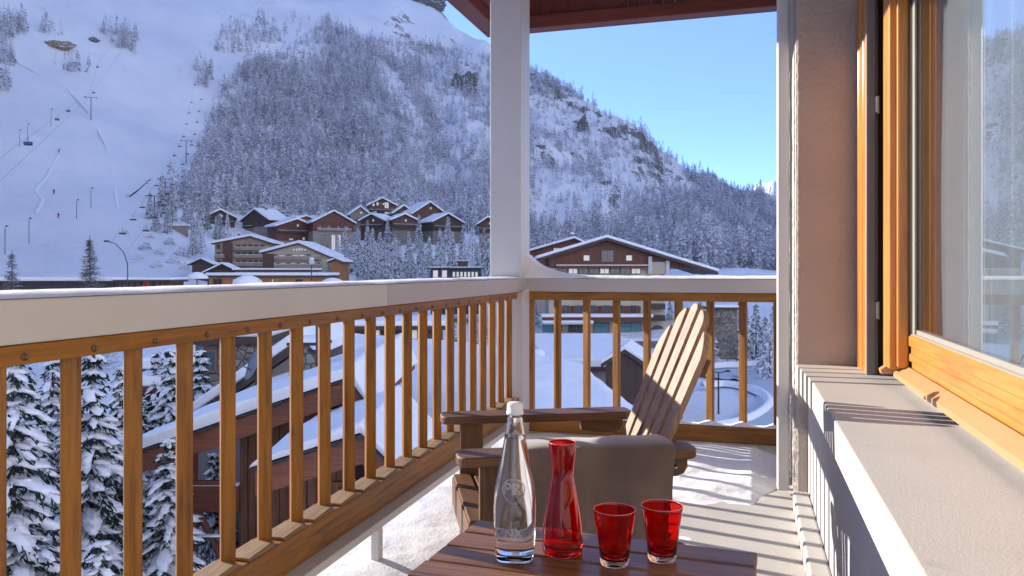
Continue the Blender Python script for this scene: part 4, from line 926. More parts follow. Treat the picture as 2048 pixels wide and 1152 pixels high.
# little iron balcony below at the left
ir = thing('iron_railing', 'dark iron balcony railing low on the chalet behind the balusters', 'railing', P(415, 1120, 15.5), PSI)
m = MB(); m.box(-.55, .42, -.02, .02, .42, .46).box(-.55, .42, -.02, .02, -.45, -.42)
for i in range(12): m.tube([(-.52+.08*i, 0, -.42), (-.52+.08*i, 0, .42)], .009, 5)
m.build('bars', M['metal_dark'], ir); MB().box(-.62, .45, -.3, .6, -.6, -.46).build('landing', M['barge'], ir); MB().box(-.6, .43, -.05, .05, .461, .50).build('snow_strip', M['snow'], ir, .01)
# roofs and stonework just behind
chalet('snow roof of the house rising behind the near chalet, below the stone chimney', 382, 640, 694, 850, 905, 24, 0, 5, 'mauve', snow=.35, oh=.2, apex=.86, name='snowed_house', cat='house', ve2=730)
chm = thing('chimney_stack', 'square rubble chimney stack with a snowy slab cap on posts', 'chimney', P(612, 760, 20.5), PSI); chm.scale = (.62, .62, .62)
MB().box(-.72, .72, 0, 1.2, -2.5, 1.15).build('stone_shaft', M['stone'], chm, .02)
for x in (-.70, -.1, .52): MB().box(x, x+.18, .05, .25, 1.152, 1.45).build('cap_post', M['stone'], chm)
MB().box(-.8, .8, -.08, 1.3, 1.452, 1.56).build('cap_slab', M['rooftile'], chm); MB().box(-.82, .82, -.1, 1.32, 1.562, 1.80).build('snow_cover', M['snow'], chm, .07, seg=3)
ap = thing('aerial_pole', 'thin dark aerial pole beside the stone chimney', 'pole', P(634, 750, 20), PSI); MB().tube([(0, 0, -1), (0, 0, 2.1)], .035).build('pole_shaft', M['metal_dark'], ap); MB().box(-.25, .25, -.01, .01, 1.98, 2.0).build('crossbar', M['metal_dark'], ap)
flatb('old rubble-stone house with a dark window below the handrail', 392, 530, 674, 800, 34, 5, 'stone', .35, 3, [(-.9, 1.3, .5, .8, 'gdark')], name='stone_house', cat='house', oh=.3)
dsh = thing('satellite_dish', 'grey satellite dish on the snowy roof beside the stone house', 'satellite dish', P(512, 752, 22.5), PSI-R(62))
MB().lathe([(0, .0), (.16, .02), (.30, .07), (.42, .15), (.425, .16), (.30, .085), (.0, .015)], 28, Matrix.Translation((0, 0, .25)) @ Matrix.Rotation(R(72), 4, 'X')).build('reflector', plain('dish_grey', (.22, .25, .28), .5), dsh, smooth=True)
MB().tube([(0, 0, -.4), (0, 0, .3)], .03).build('mast', M['metal_dark'], dsh); MB().tube([(0, 0, .1), (0, -.35, .3)], .015).build('feed_arm', M['metal_dark'], dsh)
flatb('snowed-over timber hut among the firs at the left', 280, 342, 772, 820, 34, 3, 'darkwood', .5, 8, name='hut', cat='hut', oh=.25)
flatb('low snow-covered lean-to further behind the firs', 275, 350, 738, 765, 44, 4, 'darkwood', .6, -4, name='hut', cat='hut', oh=.3)
flatb('dark lodge with a snowy roof partly behind the balusters left of the post', 705, 880, 652, 680, 62, 6, 'darkwood', .45, 3, [(-1.8, .1, 1.0, .7, 'glit'), (1.2, .1, .9, .7, 'glit')], name='lodge', cat='house')
# ---------------------------------------------------------------- road, lifts, people
def tz(p): return terrain(p.x, p.y)
def ribbon(name, cl, w, lift, mat, kind=None, hump=0.0, n=6):
    m = MB(); L = len(cl)
    def fn(a, b):
        i = min(L-2, int(a*(L-1))); f = a*(L-1)-i; p = cl[i].lerp(cl[i+1], f); d = (cl[i+1]-cl[i]); d.z = 0; d.normalize(); s = Vector((d.y, -d.x, 0))
        q = p+s*(b-.5)*w; return (q.x, q.y, terrain(q.x, q.y, False)+lift+hump*(1-(2*b-1)**2))
    m.grid(fn, L*3, n); return m.build(name, mat, None, smooth=True)
def gp(u, v): return P(u, v, (EYE-(G0-1.0))*F/(v-540))
loop = [gp(u, v) for u, v in [(1400, 742), (1440, 741), (1500, 741), (1560, 746), (1620, 760), (1660, 790), (1640, 840), (1560, 880), (1480, 905), (1400, 910), (1300, 905)]]
def catmull(c, n=5):
    o = []
    for i in range(len(c)-1):
        p0, p1, p2, p3 = c[max(0, i-1)], c[i], c[i+1], c[min(len(c)-1, i+2)]
        for k in range(n):
            t = k/n; o.append(.5*((2*p1)+(-p0+p2)*t+(2*p0-5*p1+4*p2-p3)*t*t+(-p0+3*p1-3*p2+p3)*t**3))
    return o+[c[-1]]
rc_ = catmull([gp(u, v) for u, v in [(1405, 765), (1450, 760), (1510, 765), (1570, 785), (1590, 815), (1560, 850), (1490, 890)]], 8)
setp(ribbon('road', rc_, 6.5, .42, M['roadm']), kind='structure')
k1_ = catmull([gp(u, v) for u, v in [(1404, 786), (1450, 782), (1500, 792), (1532, 812), (1534, 832), (1500, 852), (1440, 866), (1380, 872)]], 8)
setp(ribbon('snow_bank', k1_, 1.0, .30, M['snow'], hump=.55), kind='structure')
k2_ = catmull([gp(u, v) for u, v in [(1404, 748), (1460, 744), (1520, 746), (1580, 756), (1640, 780)]], 8)
setp(ribbon('snow_bank', k2_, .8, .30, M['snow'], hump=.6), kind='structure')
fe = thing('snow_fence', 'thin wire fence running along the far side of the curving road', 'fence', gp(1520, 738)+Vector((0, 0, .3)), PSI)
m = MB()
for i in range(9): m.tube([(-4+1.1*i, 0, 0), (-4+1.1*i, 0, 1.1)], .03, 5)
m.build('posts', M['metal_dark'], fe); MB().tube([(-4.2, 0, 1.0), (5, 0, 1.0)], .018, 5).build('wire', M['metal_dark'], fe)
# parked car
cr = thing('parked_car', 'dark off-road car covered with snow parked before the hotel terrace', 'car', P(1088, 700, 100), PSI+R(14))
body = [(-2.1, .45), (2.1, .45), (2.15, .75), (2.05, 1.0), (1.1, 1.08), (.6, 1.62), (-1.7, 1.66), (-2.05, 1.1), (-2.15, .8)]
Mc = Matrix.Rotation(R(-90), 4, 'Z')
MB().prism(body, -.88, .88, 'y', Mc).build('body', M['navy'], cr, .08, seg=3)
MB().prism([(1.05, 1.1), (.62, 1.55), (-1.6, 1.58), (-1.85, 1.12)], -.90, .90, 'y', Mc).build('windows', M['gdark'], cr, .02)
MB().box(-.95, .95, -1.1, 1.95, 1.665, 1.95).build('snow_cover', M['snow'], cr, .12, seg=3)
MB().box(-.85, .85, -2.05, -1.1, 1.085, 1.28).build('snow_cover', M['snow'], cr, .08, seg=3)
for s in (-1, 1):
    MB().lathe([(0, .0), (.11, .01), (.12, .05), (0, .05)], 16, Matrix.Translation((s*.62, -2.14, .84)) @ Matrix.Rotation(R(90), 4, 'X')).build('headlight', M['frame_white'], cr)
    for y in (-1.3, 1.35): MB().lathe([(.0, -.1), (.30, -.1), (.36, -.07), (.36, .07), (.30, .1), (0, .1)], 20, Matrix.Translation((s*.80, y, .36)) @ Matrix.Rotation(R(90), 4, 'Y')).build('wheel', M['dark'], cr)
MB().box(-.9, .9, -2.22, -2.12, .45, .62).build('bumper', M['metal_dark'], cr, .02)
def hit(u, v, h=0.0, r0=230, r1=1000, step=3):
    """point of the slope seen at (u, v) that carries something h metres above it"""
    best = None; prev = None
    for Z in np.arange(r0, r1, step):
        p = P(u, v, Z); d = p.z-h-terrain(p.x, p.y)
        if prev is not None and prev > 0 >= d: return Vector((p.x, p.y, terrain(p.x, p.y)+h))
        if best is None or abs(d) < best[0]: best = (abs(d), Vector((p.x, p.y, terrain(p.x, p.y)+h)))
        prev = d
    return best[1]
# chairlift at the wood's edge
def along(cl, s):
    L = [0]
    for a, b in zip(cl, cl[1:]): L.append(L[-1]+(b-a).length)
    d = s*L[-1]; i = min(len(cl)-2, next((k for k in range(1, len(L)) if L[k] >= d), len(L)-1)-1)
    return cl[i].lerp(cl[i+1], (d-L[i])/(L[i+1]-L[i]))
def liftline(ctrl, hgt):
    out = []
    for u, Z in ctrl:
        p = P(u, 540, Z); out.append(Vector((p.x, p.y, tz(p)+hgt)))
    return out
lf = [hit(u, v, h) for u, v, h in [(240, 520, 6), (258, 472, 10), (296, 418, 12), (340, 345, 12), (376, 278, 12), (392, 205, 10), (398, 172, 9), (418, 110, 9), (440, 62, 9)]]
def chair_proto(label, mat, bubble=False, grp=None):
    t = thing('lift_chair', label, 'lift chair', (0, 0, 0), 0, grp)
    MB().tube([(0, 0, 0), (.05, 0, -.8), (.25, 0, -1.3), (.25, 0, -2.1)], .06, 6).build('hanger', M['metal_dark'], t)
    MB().box(-1.15, 1.15, -.35, .25, -2.45, -2.3).box(-1.15, 1.15, .2, .3, -2.3, -1.8).build('seat', mat, t, .04)
    if bubble: MB().prism([(-.75, -2.2), (-.7, -1.6), (-.3, -1.3), (.3, -1.35), (.35, -2.2)], -1.15, 1.15, 'x', Matrix.Rotation(0, 4, 'Z')).build('weather_hood', M['hood'], t, .1, seg=3)
    return t
t = MT('blue_hood'); t.col((.02, .10, .20)); t.set(Roughness=.2); M['hood'] = t.m
pr_ = None; n = 15
dirv = (lf[4]-lf[0]); dirv.z = 0; dirv.normalize(); sd = Vector((dirv.y, -dirv.x, 0)); zrot = math.atan2(dirv.y, dirv.x)-math.pi/2
W_UP = ['lowest', 'second lowest', 'third lowest', 'fourth lowest', 'fifth from the bottom', 'sixth from the bottom', 'seventh from the bottom', 'middle', 'seventh from the top', 'sixth from the top', 'fifth from the top', 'fourth from the top', 'third from the top', 'second highest', 'highest']
for i in range(n):
    for s, nm in ((-1, 'left'), (1, 'right')):
        p = along(lf, .03+.80*i/(n-1)*1.0+.012*(s > 0))+sd*s*3.0
        lab = 'dark lift chair at the wood edge, %s on the %s-hand cable' % (W_UP[i], nm)
        if pr_ is None: o = pr_ = chair_proto(lab, M['metal_dark'], False, 'chairs of the lift along the wood')
        else: o = copy_tree(pr_); o['label'] = lab
        o.location = p; o.rotation_euler = (0, 0, zrot); o.scale = (.85,)*3
cb = thing('lift_cable', 'pair of thin lift cables running up along the edge of the wood', 'cable', (0, 0, 0))
for s in (-1, 1): MB().tube([p+sd*s*3.0 for p in lf], .02, 5).build('cable', M['metal_dark'], cb)
def pylon(label, x, y, ztop, arm=3.6, rz=0, grp=None):
    zb = terrain(x, y); t = thing('lift_pylon', label, 'lift pylon', (x, y, zb), rz, grp); h = ztop-zb
    MB().tube([(0, 0, -2), (0, 0, h+.3)], [.26, .18]).build('mast', M['metal_dark'], t)
    MB().box(-arm, arm, -.12, .12, h+.1, h+.3).build('crossarm', M['metal_dark'], t)
    for s in (-1, 1): MB().box(s*arm-.2, s*arm+.2, -1.4, 1.4, h-.05, h+.25).build('roller_bank', M['metal_dark'], t)
for s_, lb in ((.17, 'lift pylon beside the snowy bushes above the stone retaining wall'), (.27, 'lift pylon just below the dark fallen larch at the wood edge'), (.50, 'lift pylon standing where the wood meets the open piste')):
    p = along(lf, s_); pylon(lb, p.x, p.y, p.z+.3, 3.0, zrot, 'pylons of the chairlift along the wood')
# second lift with hooded chairs far left
l2 = [P(-90, 372, 150), P(-20, 333, 178), P(15, 305, 205)]+[hit(u, v, h) for u, v, h in [(180, 186, 14), (196, 130, 10), (240, 70, 10)]]
l2b = [P(-90, 420, 150), P(0, 362, 200)]+[hit(u, v, h) for u, v, h in [(175, 200, 14), (225, 130, 10), (275, 60, 10)]]
c2 = thing('lift_cable', 'two thin lift cables crossing the open piste at the far left', 'cable', (0, 0, 0))
for l in (l2, l2b): MB().tube(l, .035, 5).build('cable', M['metal_dark'], c2)
pr2 = None
for l, s_, lab in ((l2, .20, 'blue hooded lift chair nearest on the far-left cable'), (l2, .36, 'small hooded lift chair following the nearest one up the piste'), (l2, .45, 'hooded lift chair hanging over the middle of the open piste'), (l2, .86, 'hooded lift chair high up near the rocky shrubs'), (l2b, .70, 'hooded lift chair coming down beside the piste pylon')):
    if pr2 is None: o = pr2 = chair_proto(lab, M['metal_dark'], True, 'hooded chairs over the piste')
    else: o = copy_tree(pr2); o['label'] = lab
    o.location = along(l, s_); o.rotation_euler = (0, 0, R(35)); o.scale = (.7,)*3 if pr2 is not o else (1,)*3
p = hit(182, 196, 13); pylon('lift pylon with a wide head in the middle of the open piste', p.x, p.y, p.z, 3.0, R(35))
# snow lances on the piste
ln0 = None
for u, vt, vb, Z, lab in ((10, 455, 512, 240, 'snow lance at the far left edge above the larch'), (58, 437, 488, 262, 'double-headed snow lance above the small larch'), (153, 403, 442, 300, 'snow lance above the big larch, left of the tallest'), (182, 378, 418, 325, 'tallest snow lance right above the big larch'), (39, 262, 296, 470, 'tiny snow lance left of the lift cable'), (55, 250, 284, 490, 'tiny snow lance touching the lift cable'), (102, 218, 252, 540, 'highest tiny snow lance beyond the lift cables')):
    p = hit(u, vb); zt_ = p.z; h = (vb-vt)*(p.dot(CF))/F
    if ln0 is None:
        ln0 = o = thing('snow_lance', lab, 'snow gun', (0, 0, 0), 0, 'snow-making lances on the piste')
        MB().tube([(0, 0, -1), (0, 0, 7.5), (.5, 0, 8.3)], [.12, .09, .07], 6).build('mast', M['metal_dark'], ln0); MB().box(.3, 1.0, -.2, .2, 8.1, 8.5).build('nozzle_head', M['metal_dark'], ln0)
    else: o = copy_tree(ln0); o['label'] = lab
    o.location = (p.x, p.y, zt_); o.scale = (1, 1, h/8.4)
# skiers
def skier(label, u, v, Z, mat):
    p = hit(u, v)
    me = bpy.data.meshes.new('person'); vs = [(0, 0, .95), (0, .08, 1.25), (0, .02, 1.5), (0, -.02, 1.62), (0, -.03, 1.75), (-.15, 0, .9), (-.2, -.18, .5), (-.2, .02, .08), (.15, 0, .9), (.2, -.18, .5), (.2, .02, .08), (-.22, .05, 1.45), (-.38, -.1, 1.2), (-.4, -.35, 1.15), (.22, .05, 1.45), (.38, -.1, 1.2), (.4, -.35, 1.15)]
    me.from_pydata(vs, [(0, 1), (1, 2), (2, 3), (3, 4), (0, 5), (5, 6), (6, 7), (0, 8), (8, 9), (9, 10), (2, 11), (11, 12), (12, 13), (2, 14), (14, 15), (15, 16)], [])
    o = bpy.data.objects.new('person', me); SC.collection.objects.link(o); o.modifiers.new('skin', 'SKIN'); o.modifiers.new('sub', 'SUBSURF').levels = 1
    rs = [.17, .19, .18, .07, .12, .12, .1, .07, .12, .1, .07, .09, .07, .05, .09, .07, .05]
    for i, q in enumerate(rs): me.skin_vertices[0].data[i].radius = (q, q); me.skin_vertices[0].data[i].use_root = (i == 0)
    me.materials.append(mat); o.location = p; o.scale = (1.25,)*3; setp(o, label, 'person')
skier('skier in red gliding down the open piste above the big larch', 117, 438, 285, plain('red_suit', (.4, .02, .02), .7))
skier('skier in dark clothes higher on the open piste', 108, 391, 330, M['navy'])
skier('distant skier in black at the top of a fresh track', 118, 308, 420, M['metal_dark'])
# avalanche fences on the rocky slope
af = None
for i, (u, v, Z, wd, lab) in enumerate(((1092, 272, 800, 26, 'longest dark avalanche barrier right beside the white post'), (1080, 298, 790, 16, 'short avalanche barrier under the longest one'), (1180, 312, 790, 18, 'avalanche barrier below the dark rock cleft'), (1185, 338, 775, 14, 'small avalanche barrier in the middle of the slope'), (1205, 372, 745, 30, 'wide avalanche barrier low on the bare slope'), (1195, 352, 760, 20, 'avalanche barrier just above the widest low one'), (1228, 398, 710, 24, 'lowest avalanche barrier at the edge of the wood'), (1158, 250, 820, 22, 'highest avalanche barrier under the skyline trees'))):
    q = hit(u, v, 0, 500)
    if af is None:
        af = o = thing('avalanche_barrier', lab, 'barrier', (0, 0, 0), 0, 'avalanche barriers on the rocky slope')
        m = MB()
        for j in range(7): m.box(-5, 5, -.1, .1, .4+.5*j, .65+.5*j)
        m.build('slats', M['rooftile'], af); m = MB()
        for j in range(6): m.box(-4.8+1.9*j, -4.55+1.9*j, .11, .4, -1.5, 4)
        m.build('uprights', M['rooftile'], af)
    else: o = copy_tree(af); o['label'] = lab
    o.location = q-Vector((0, 0, .3)); o.rotation_euler = (0, 0, PSI); o.scale = (wd*Z/F/10, 1, .8)
# ---------------------------------------------------------------- individual trees
def fir_parts(seed, H, Rb, nl, dense=1.0):
    """snow-laden fir: needles under lumps of snow on drooping boughs"""
    rg = np.random.default_rng(seed); bm = bmesh.new(); bmesh.ops.create_icosphere(bm, subdivisions=2, radius=1)
    iv = np.array([v_.co[:] for v_ in bm.verts]); jf = np.array([[q.index for q in f_.verts] for f_ in bm.faces]); bm.free()
    SV, SF, NV, NF = [], [], [], []; ns = 0; nn = 0
    for L in range(nl):
        f = L/(nl-1); z0 = H*(.06+.93*f**.92); rad = Rb*(1-f)**.85+.10; nb = max(3, int((9-4.5*f)*dense))
        a0 = rg.random()*6.28
        for b in range(nb):
            a = a0+6.28*(b+.5*rg.random())/nb; r_ = rad*(.7+.45*rg.random()); dr_ = .45+.25*rg.random()
            dirn = np.array([math.cos(a), math.sin(a), 0]); sdn = np.array([-math.sin(a), math.cos(a), 0])
            nk = max(2, int(r_/.20)+1)
            for q in range(nk):
                t_ = (q+.7)/nk; c = dirn*r_*t_+np.array([0, 0, z0-dr_*r_*t_**1.5+.12*r_*t_])+sdn*rg.normal(0, .06*r_)
                c += rg.normal(0, .03, 3)
                if rg.random() < .80:
                    sz = (.085+.13*math.sin(math.pi*min(1, t_*.9)))*(.55+.7*rg.random())*(.55+.45*min(1, r_)); ax = np.array([sz*1.9, sz*.78, sz*.36])
                    W = iv*ax; dsp = 1+.34*np.sin(iv[:, 0]*5+seed+q)*np.cos(iv[:, 1]*6+b)+.25*np.sin(iv[:, 2]*9+L+iv[:, 0]*7); W = W*dsp[:, None]
                    tilt = -dr_*1.0*t_; dd = dirn*math.cos(tilt)+np.array([0, 0, math.sin(tilt)]); up = np.cross(dd, sdn); up = up if up[2] > 0 else -up
                    SV.append(c+np.array([0, 0, .05])+W[:, :1]*dd+W[:, 1:2]*sdn+W[:, 2:]*up); SF.append(jf+ns); ns += len(iv)
                k = 13; la = rg.normal(0, .9, k); ln = (.12+.16*rg.random(k))*(.6+.5*min(1, r_))
                for e in range(k):
                    d_ = dirn*math.cos(la[e])+sdn*math.sin(la[e])+np.array([0, 0, -.55-.5*rg.random()]); d_ /= np.linalg.norm(d_); s_ = np.cross(d_, rg.normal(0, 1, 3)); s_ /= np.linalg.norm(s_)
                    p0 = c+rg.normal(0, .05, 3); w2 = .014+.018*rg.random()
                    NV.append(np.array([p0-s_*w2*.5, p0+d_*ln[e]*.5+s_*-w2, p0+d_*ln[e], p0+d_*ln[e]*.5+s_*w2])); NF.append(np.array([[0, 1, 2, 3]])+nn); nn += 4
    return np.concatenate(SV), np.concatenate(SF), np.concatenate(NV), np.concatenate(NF)
def make_fir(label, seed, H, Rb, nl, group, dense=1.0):
    t = thing('fir_tree', label, 'fir tree', (0, 0, 0), 0, group); a, b, c, d = fir_parts(seed, H, Rb, nl, dense)
    MB().tube([(0, 0, -.5), (0, 0, H*.97)], [.04+.014*H, .015], 8).build('trunk', M['bark'], t)
    cr_ = np_mesh('crown', c, d, M['needle'], t); np_mesh('snow', a, b, M['crownsnow'], cr_, smooth=True); return t
GF = 'snow-laden firs below the balcony'
fa1 = make_fir('big snow-laden fir at the left edge of the picture behind the railing', 11, 9.6, 1.9, 30, GF)
fa2 = make_fir('tall snow-laden fir between the second and third baluster', 23, 10.2, 1.6, 32, GF)
fa3 = make_fir('slender snow-laden fir rising left of the stone house', 37, 8.0, 1.05, 26, GF)
def put(o, u, v_top, Z, H, rz=0.0, sc=None):
    p = P(u, v_top, Z); s = sc or 1; o.location = (p.x, p.y, p.z-H*s); o.rotation_euler = (0, 0, rz); o.scale = (s, s, s)
put(fa1, 25, 700, 12.5, 9.6); put(fa2, 182, 705, 14.5, 10.2); put(fa3, 340, 700, 25, 8.0)
for src, H, u, vt, Z, rz, s, lab in ((fa3, 8, 400, 702, 27, 2, 1, 'thin snow-laden fir just right of the slender one'), (fa2, 10.2, 105, 700, 24, 1, 1.0, 'bluish fir set back between the big one and the tall one'), (fa1, 9.6, 246, 735, 20, 2.4, .9, 'snow-laden fir half behind the third baluster'),
        (fa1, 9.6, 338, 880, 15, 4, .8, 'drooping fir standing under the chalet roof edge'), (fa3, 8, 198, 1085, 10.5, .5, .6, 'young fir tip low beside the tall one'), (fa2, 10.2, 428, 905, 23, 5, .7, 'bushy snowy fir seen under the chalet eave'), (fa1, 9.6, 285, 800, 26, 3, .7, 'snowy fir behind the timber hut'),
        (fa2, 10.2, 62, 760, 19, 3.1, .9, 'snow-laden fir just behind the big one at the left edge'), (fa1, 9.6, 135, 820, 20, 5.1, .8, 'stooped fir filling the gap beside the tall one'), (fa3, 8, 312, 705, 34, 1.4, 1.0, 'small far fir behind the hut roofs'), (fa1, 9.6, -70, 640, 17, 1, 1.1, 'outermost fir, cut by the left edge of the picture')):
    o = copy_tree(src); o['label'] = lab; put(o, u, vt, Z, H, rz, s)
def make_mid(label, seed, N, H, Rb, s0, mat, group, name='larch_tree', cat='larch', **kw):
    t = thing(name, label, cat, (0, 0, 0), 0, group); MB().tube([(0, 0, -1), (0, 0, H*.98)], [.18, .02], 6).build('trunk', M['bark'], t)
    crown_obj('crown', N, H, Rb, s0, seed, mat, t, **kw); return t
def twiggy(seed, H, Rb, n, group, label):
    t = thing('larch_tree', label, 'larch', (0, 0, 0), 0, group); MB().tube([(0, 0, -3), (0, 0, H)], [.16, .02], 7).build('trunk', M['bark'], t)
    rg = random.Random(seed); m = MB()
    for i in range(n):
        f = rg.random()**.9; z = H*(.02+.95*f); a = rg.uniform(0, 6.28); L = Rb*(1-f)**.8*rg.uniform(.6, 1.05)+.1
        p = Vector((0, 0, z)); d = Vector((math.cos(a), math.sin(a), -.12)); q = p+d*L*.55+Vector((0, 0, -.08*L)); e = p+d*L+Vector((0, 0, .10*L))
        m.tube([p, q, e], [.022, .016, .006], 3, cap=False)
        for j in range(7):
            b = p.lerp(e, rg.uniform(.25, 1)); dd = Vector((rg.gauss(0, 1), rg.gauss(0, 1), -.5+rg.gauss(0, .5))).normalized()*rg.uniform(.15, .42); m.tube([b, b+dd], [.014, .006], 3, cap=False)
    m.build('crown', M['twig'], t); return t
M['twig'] = leafmat('frosted_twigs', (.09, .075, .065), (.50, .50, .52), .55, 1.1, 3)
lb_ = twiggy(5, 13.5, 3.0, 520, None, 'large bare larch with frosted twigs above the handrail at the left'); q = P(180, 470, 75); lb_.location = (q.x, q.y, q.z-13.5)
lb2 = twiggy(9, 11, 2.2, 300, None, 'smaller bare larch at the left edge above the handrail'); q = P(24, 500, 72); lb2.location = (q.x, q.y, q.z-11)
GT = 'frosted trees among the village houses'
mids = [make_mid('m', 70+i, n, 12, rb, .95, M[mt], GT, nm, ct, wide=.34, shape=.8) for i, (n, rb, mt, nm, ct) in enumerate([(1100, 2.6, 'frost2', 'snowy_conifer', 'conifer'), (900, 2.2, 'frost2', 'snowy_conifer', 'conifer'), (1000, 3.0, 'frost', 'larch_tree', 'larch'), (800, 2.4, 'frost', 'larch_tree', 'larch')])]
rt = random.Random(12); used = [False]*4
TL_ = [(322, 352, 330), (345, 372, 325), (300, 385, 322), (312, 402, 300), (335, 410, 300), (400, 395, 330), (395, 425, 310), (382, 410, 330), (415, 400, 345), (440, 425, 340), (402, 440, 290), (432, 432, 338), (372, 395, 340),
       (385, 455, 280), (455, 425, 335), (540, 395, 395), (560, 398, 398), (580, 402, 395), (602, 400, 390), (618, 408, 385), (555, 430, 372), (640, 400, 400), (668, 392, 402), (690, 400, 398), (712, 398, 400), (735, 440, 300), (690, 452, 320), (676, 470, 300),
       (700, 470, 285), (716, 455, 280), (745, 455, 275), (760, 462, 262), (775, 440, 320), (790, 468, 250), (750, 480, 235), (722, 490, 230), (735, 508, 215), (770, 492, 225), (798, 478, 262), (818, 462, 290), (838, 428, 335), (842, 462, 285), (858, 470, 262),
       (880, 455, 300), (896, 432, 338), (905, 462, 280), (925, 455, 300), (945, 452, 310), (968, 455, 300), (880, 490, 225), (905, 485, 230), (930, 478, 240), (955, 482, 232), (975, 470, 250), (860, 500, 215), (822, 498, 230), (845, 505, 210),
       (935, 405, 420), (960, 410, 418), (1000, 420, 400), (1075, 440, 420), (1100, 445, 400), (1350, 470, 380), (1380, 488, 330), (1410, 495, 320), (1440, 500, 330), (1470, 505, 340), (1500, 500, 380), (1540, 500, 420), (1405, 520, 250), (790, 405, 395), (812, 402, 400), (770, 398, 402), (855, 398, 402), (875, 400, 402)]
TL_ += [(1492, 612, 96), (1512, 605, 104), (1530, 630, 88), (1548, 610, 100), (1482, 590, 108), (1418, 622, 98), (1340, 600, 150), (1365, 604, 160), (1400, 596, 150), (1062, 560, 150), (1540, 642, 82), (950, 640, 75), (925, 646, 70), (905, 642, 80), (970, 650, 74), (870, 645, 90), (840, 648, 85)]
POS = ['leftmost', 'left', 'inner left', 'middle', 'inner right', 'right']
def where(u, v, Z):
    if Z < 120 and u > 1400: return 'beyond the chair back'
    if Z < 120: return 'between the far balusters'
    if u > 1050 and Z < 200: return 'beside the big hotel'
    if u > 1050: return 'at the wood edge right of the post'
    if u < 480: return 'left of the hamlet'
    if v < 412: return 'behind the upper chalets'
    if v < 460: return 'between the chalets'
    return 'on the bank below the hamlet'
for i, (u, vt, Z) in enumerate(TL_):
    k = rt.choice([0, 1, 0, 1, 2, 3]) if u > 660 or Z < 200 else rt.choice([2, 3, 0, 1])
    o = mids[k] if not used[k] else copy_tree(mids[k]); used[k] = True
    p = P(u, vt, Z); zg = terrain(p.x, p.y); H = p.z-zg
    H = min(max(H, 7), 17) if Z > 120 else max(H, 9); s = H/12
    o.location = (p.x, p.y, p.z-H); o.rotation_euler = (0, 0, rt.uniform(0, 6)); o.scale = (s*rt.uniform(.85, 1.15),)*2+(s,)
    o['cell'] = where(u, vt, Z); o['u'] = u
from collections import defaultdict
cells = defaultdict(list)
for o in SC.objects:
    if 'cell' in o: cells[(o['cell'], o['category'])].append(o)
ORD = ['first', 'second', 'third', 'fourth', 'fifth', 'sixth', 'seventh', 'eighth', 'ninth', 'tenth', 'eleventh', 'twelfth', 'thirteenth', 'fourteenth', 'fifteenth', 'sixteenth', 'seventeenth', 'eighteenth', 'nineteenth', 'twentieth']
for (c, ct), l in cells.items():
    l.sort(key=lambda o: o['u'])
    for i, o in enumerate(l):
        ad = 'snowy' if ct == 'conifer' else 'pale'
        o['label'] = '%s %s %s, %s from the left' % (ad, ct, c, ORD[i]) if len(l) > 1 else '%s %s %s' % (ad, ct, c)
        del o['cell']; del o['u']
for o in mids:
    if 'cell' in o: del o['cell']
# fallen dark larch and retaining wall near the lift
p = hit(278, 400); fl_ = thing('fallen_tree', 'dark leaning bare tree on the snow left of the frosted larches', 'tree', (p.x, p.y, terrain(p.x, p.y)), PSI)
m = MB(); m.tube([(-7, 0, -1), (0, 0, 4.5), (5, 0, 9)], [.35, .25, .08], 6)
rg = random.Random(4)
for i in range(26):
    t_ = rg.random(); b = Vector((-7+12*t_, 0, -1+10*t_)); m.tube([b, b+Vector((rg.uniform(-1, 2.6), rg.uniform(-1, 1), rg.uniform(-.6, 2)))], [.12, .04], 4)
m.build('trunk', M['bark'], fl_)
p = hit(350, 462); rw = thing('retaining_wall', 'low snow-topped retaining wall left of the hamlet', 'wall', (p.x, p.y, p.z-.5), PSI); MB().box(-5, 5, 0, .6, -2, 2.4).build('stone_wall', M['mauve'], rw); MB().box(-5.1, 5.1, -.1, 3, 2.402, 3).build('snow_cover', M['snow_far'], rw, .2)

# rocks breaking through the snow
t = MT('snowy_rock'); geo = t.n('ShaderNodeNewGeometry'); sx = t.n('ShaderNodeSeparateXYZ'); t.l(geo.outputs['Normal'], sx.inputs[0]); v = t.coords()
n1 = t.noise(v, .5, 8, .7); f = t.math('ADD', sx.outputs[2], t.math('MULTIPLY', t.math('SUBTRACT', n1, .5), 1.3))
oi = t.n('ShaderNodeObjectInfo')
rcol = t.ramp(n1, [(.35, (.05, .048, .05)), (.7, (.24, .22, .20))]); t.col(t.mix(t.ramp(f, [(.48, 0.0), (.62, 1.0)]), rcol, (.80, .81, .84))); t.set(Roughness=.9); t.bump(n1, .7, .6); M['rock'] = t.m
def rock(label, u, v, wpx, hpx, seed, mat='rock', base_h=0):
    p = hit(u, v, 0, 250, 1000); Z = p.dot(CF); bm = bmesh.new(); bmesh.ops.create_icosphere(bm, subdivisions=5, radius=1); W, H = wpx*Z/F/2, hpx*Z/F/2
    for q in bm.verts:
        c = q.co.copy(); d = 1+.45*noisev(c, 1.3, seed)+.30*noisev(c, 3.4, seed+1)+.15*noisev(c, 9, seed+2); q.co = Vector((c.x*W*d, c.y*W*.55*d, c.z*H*d))
    me = bpy.data.meshes.new('rock_outcrop'); bm.to_mesh(me); bm.free(); me.materials.append(M[mat]); o = bpy.data.objects.new('rock_outcrop', me); SC.collection.objects.link(o)
    o.location = p+Vector((0, 0, -H*.1)); o.rotation_euler = (0, 0, PSI); setp(o, label, 'rock')
t2_ = M['rock'].copy(); M['brownrock'] = t2_
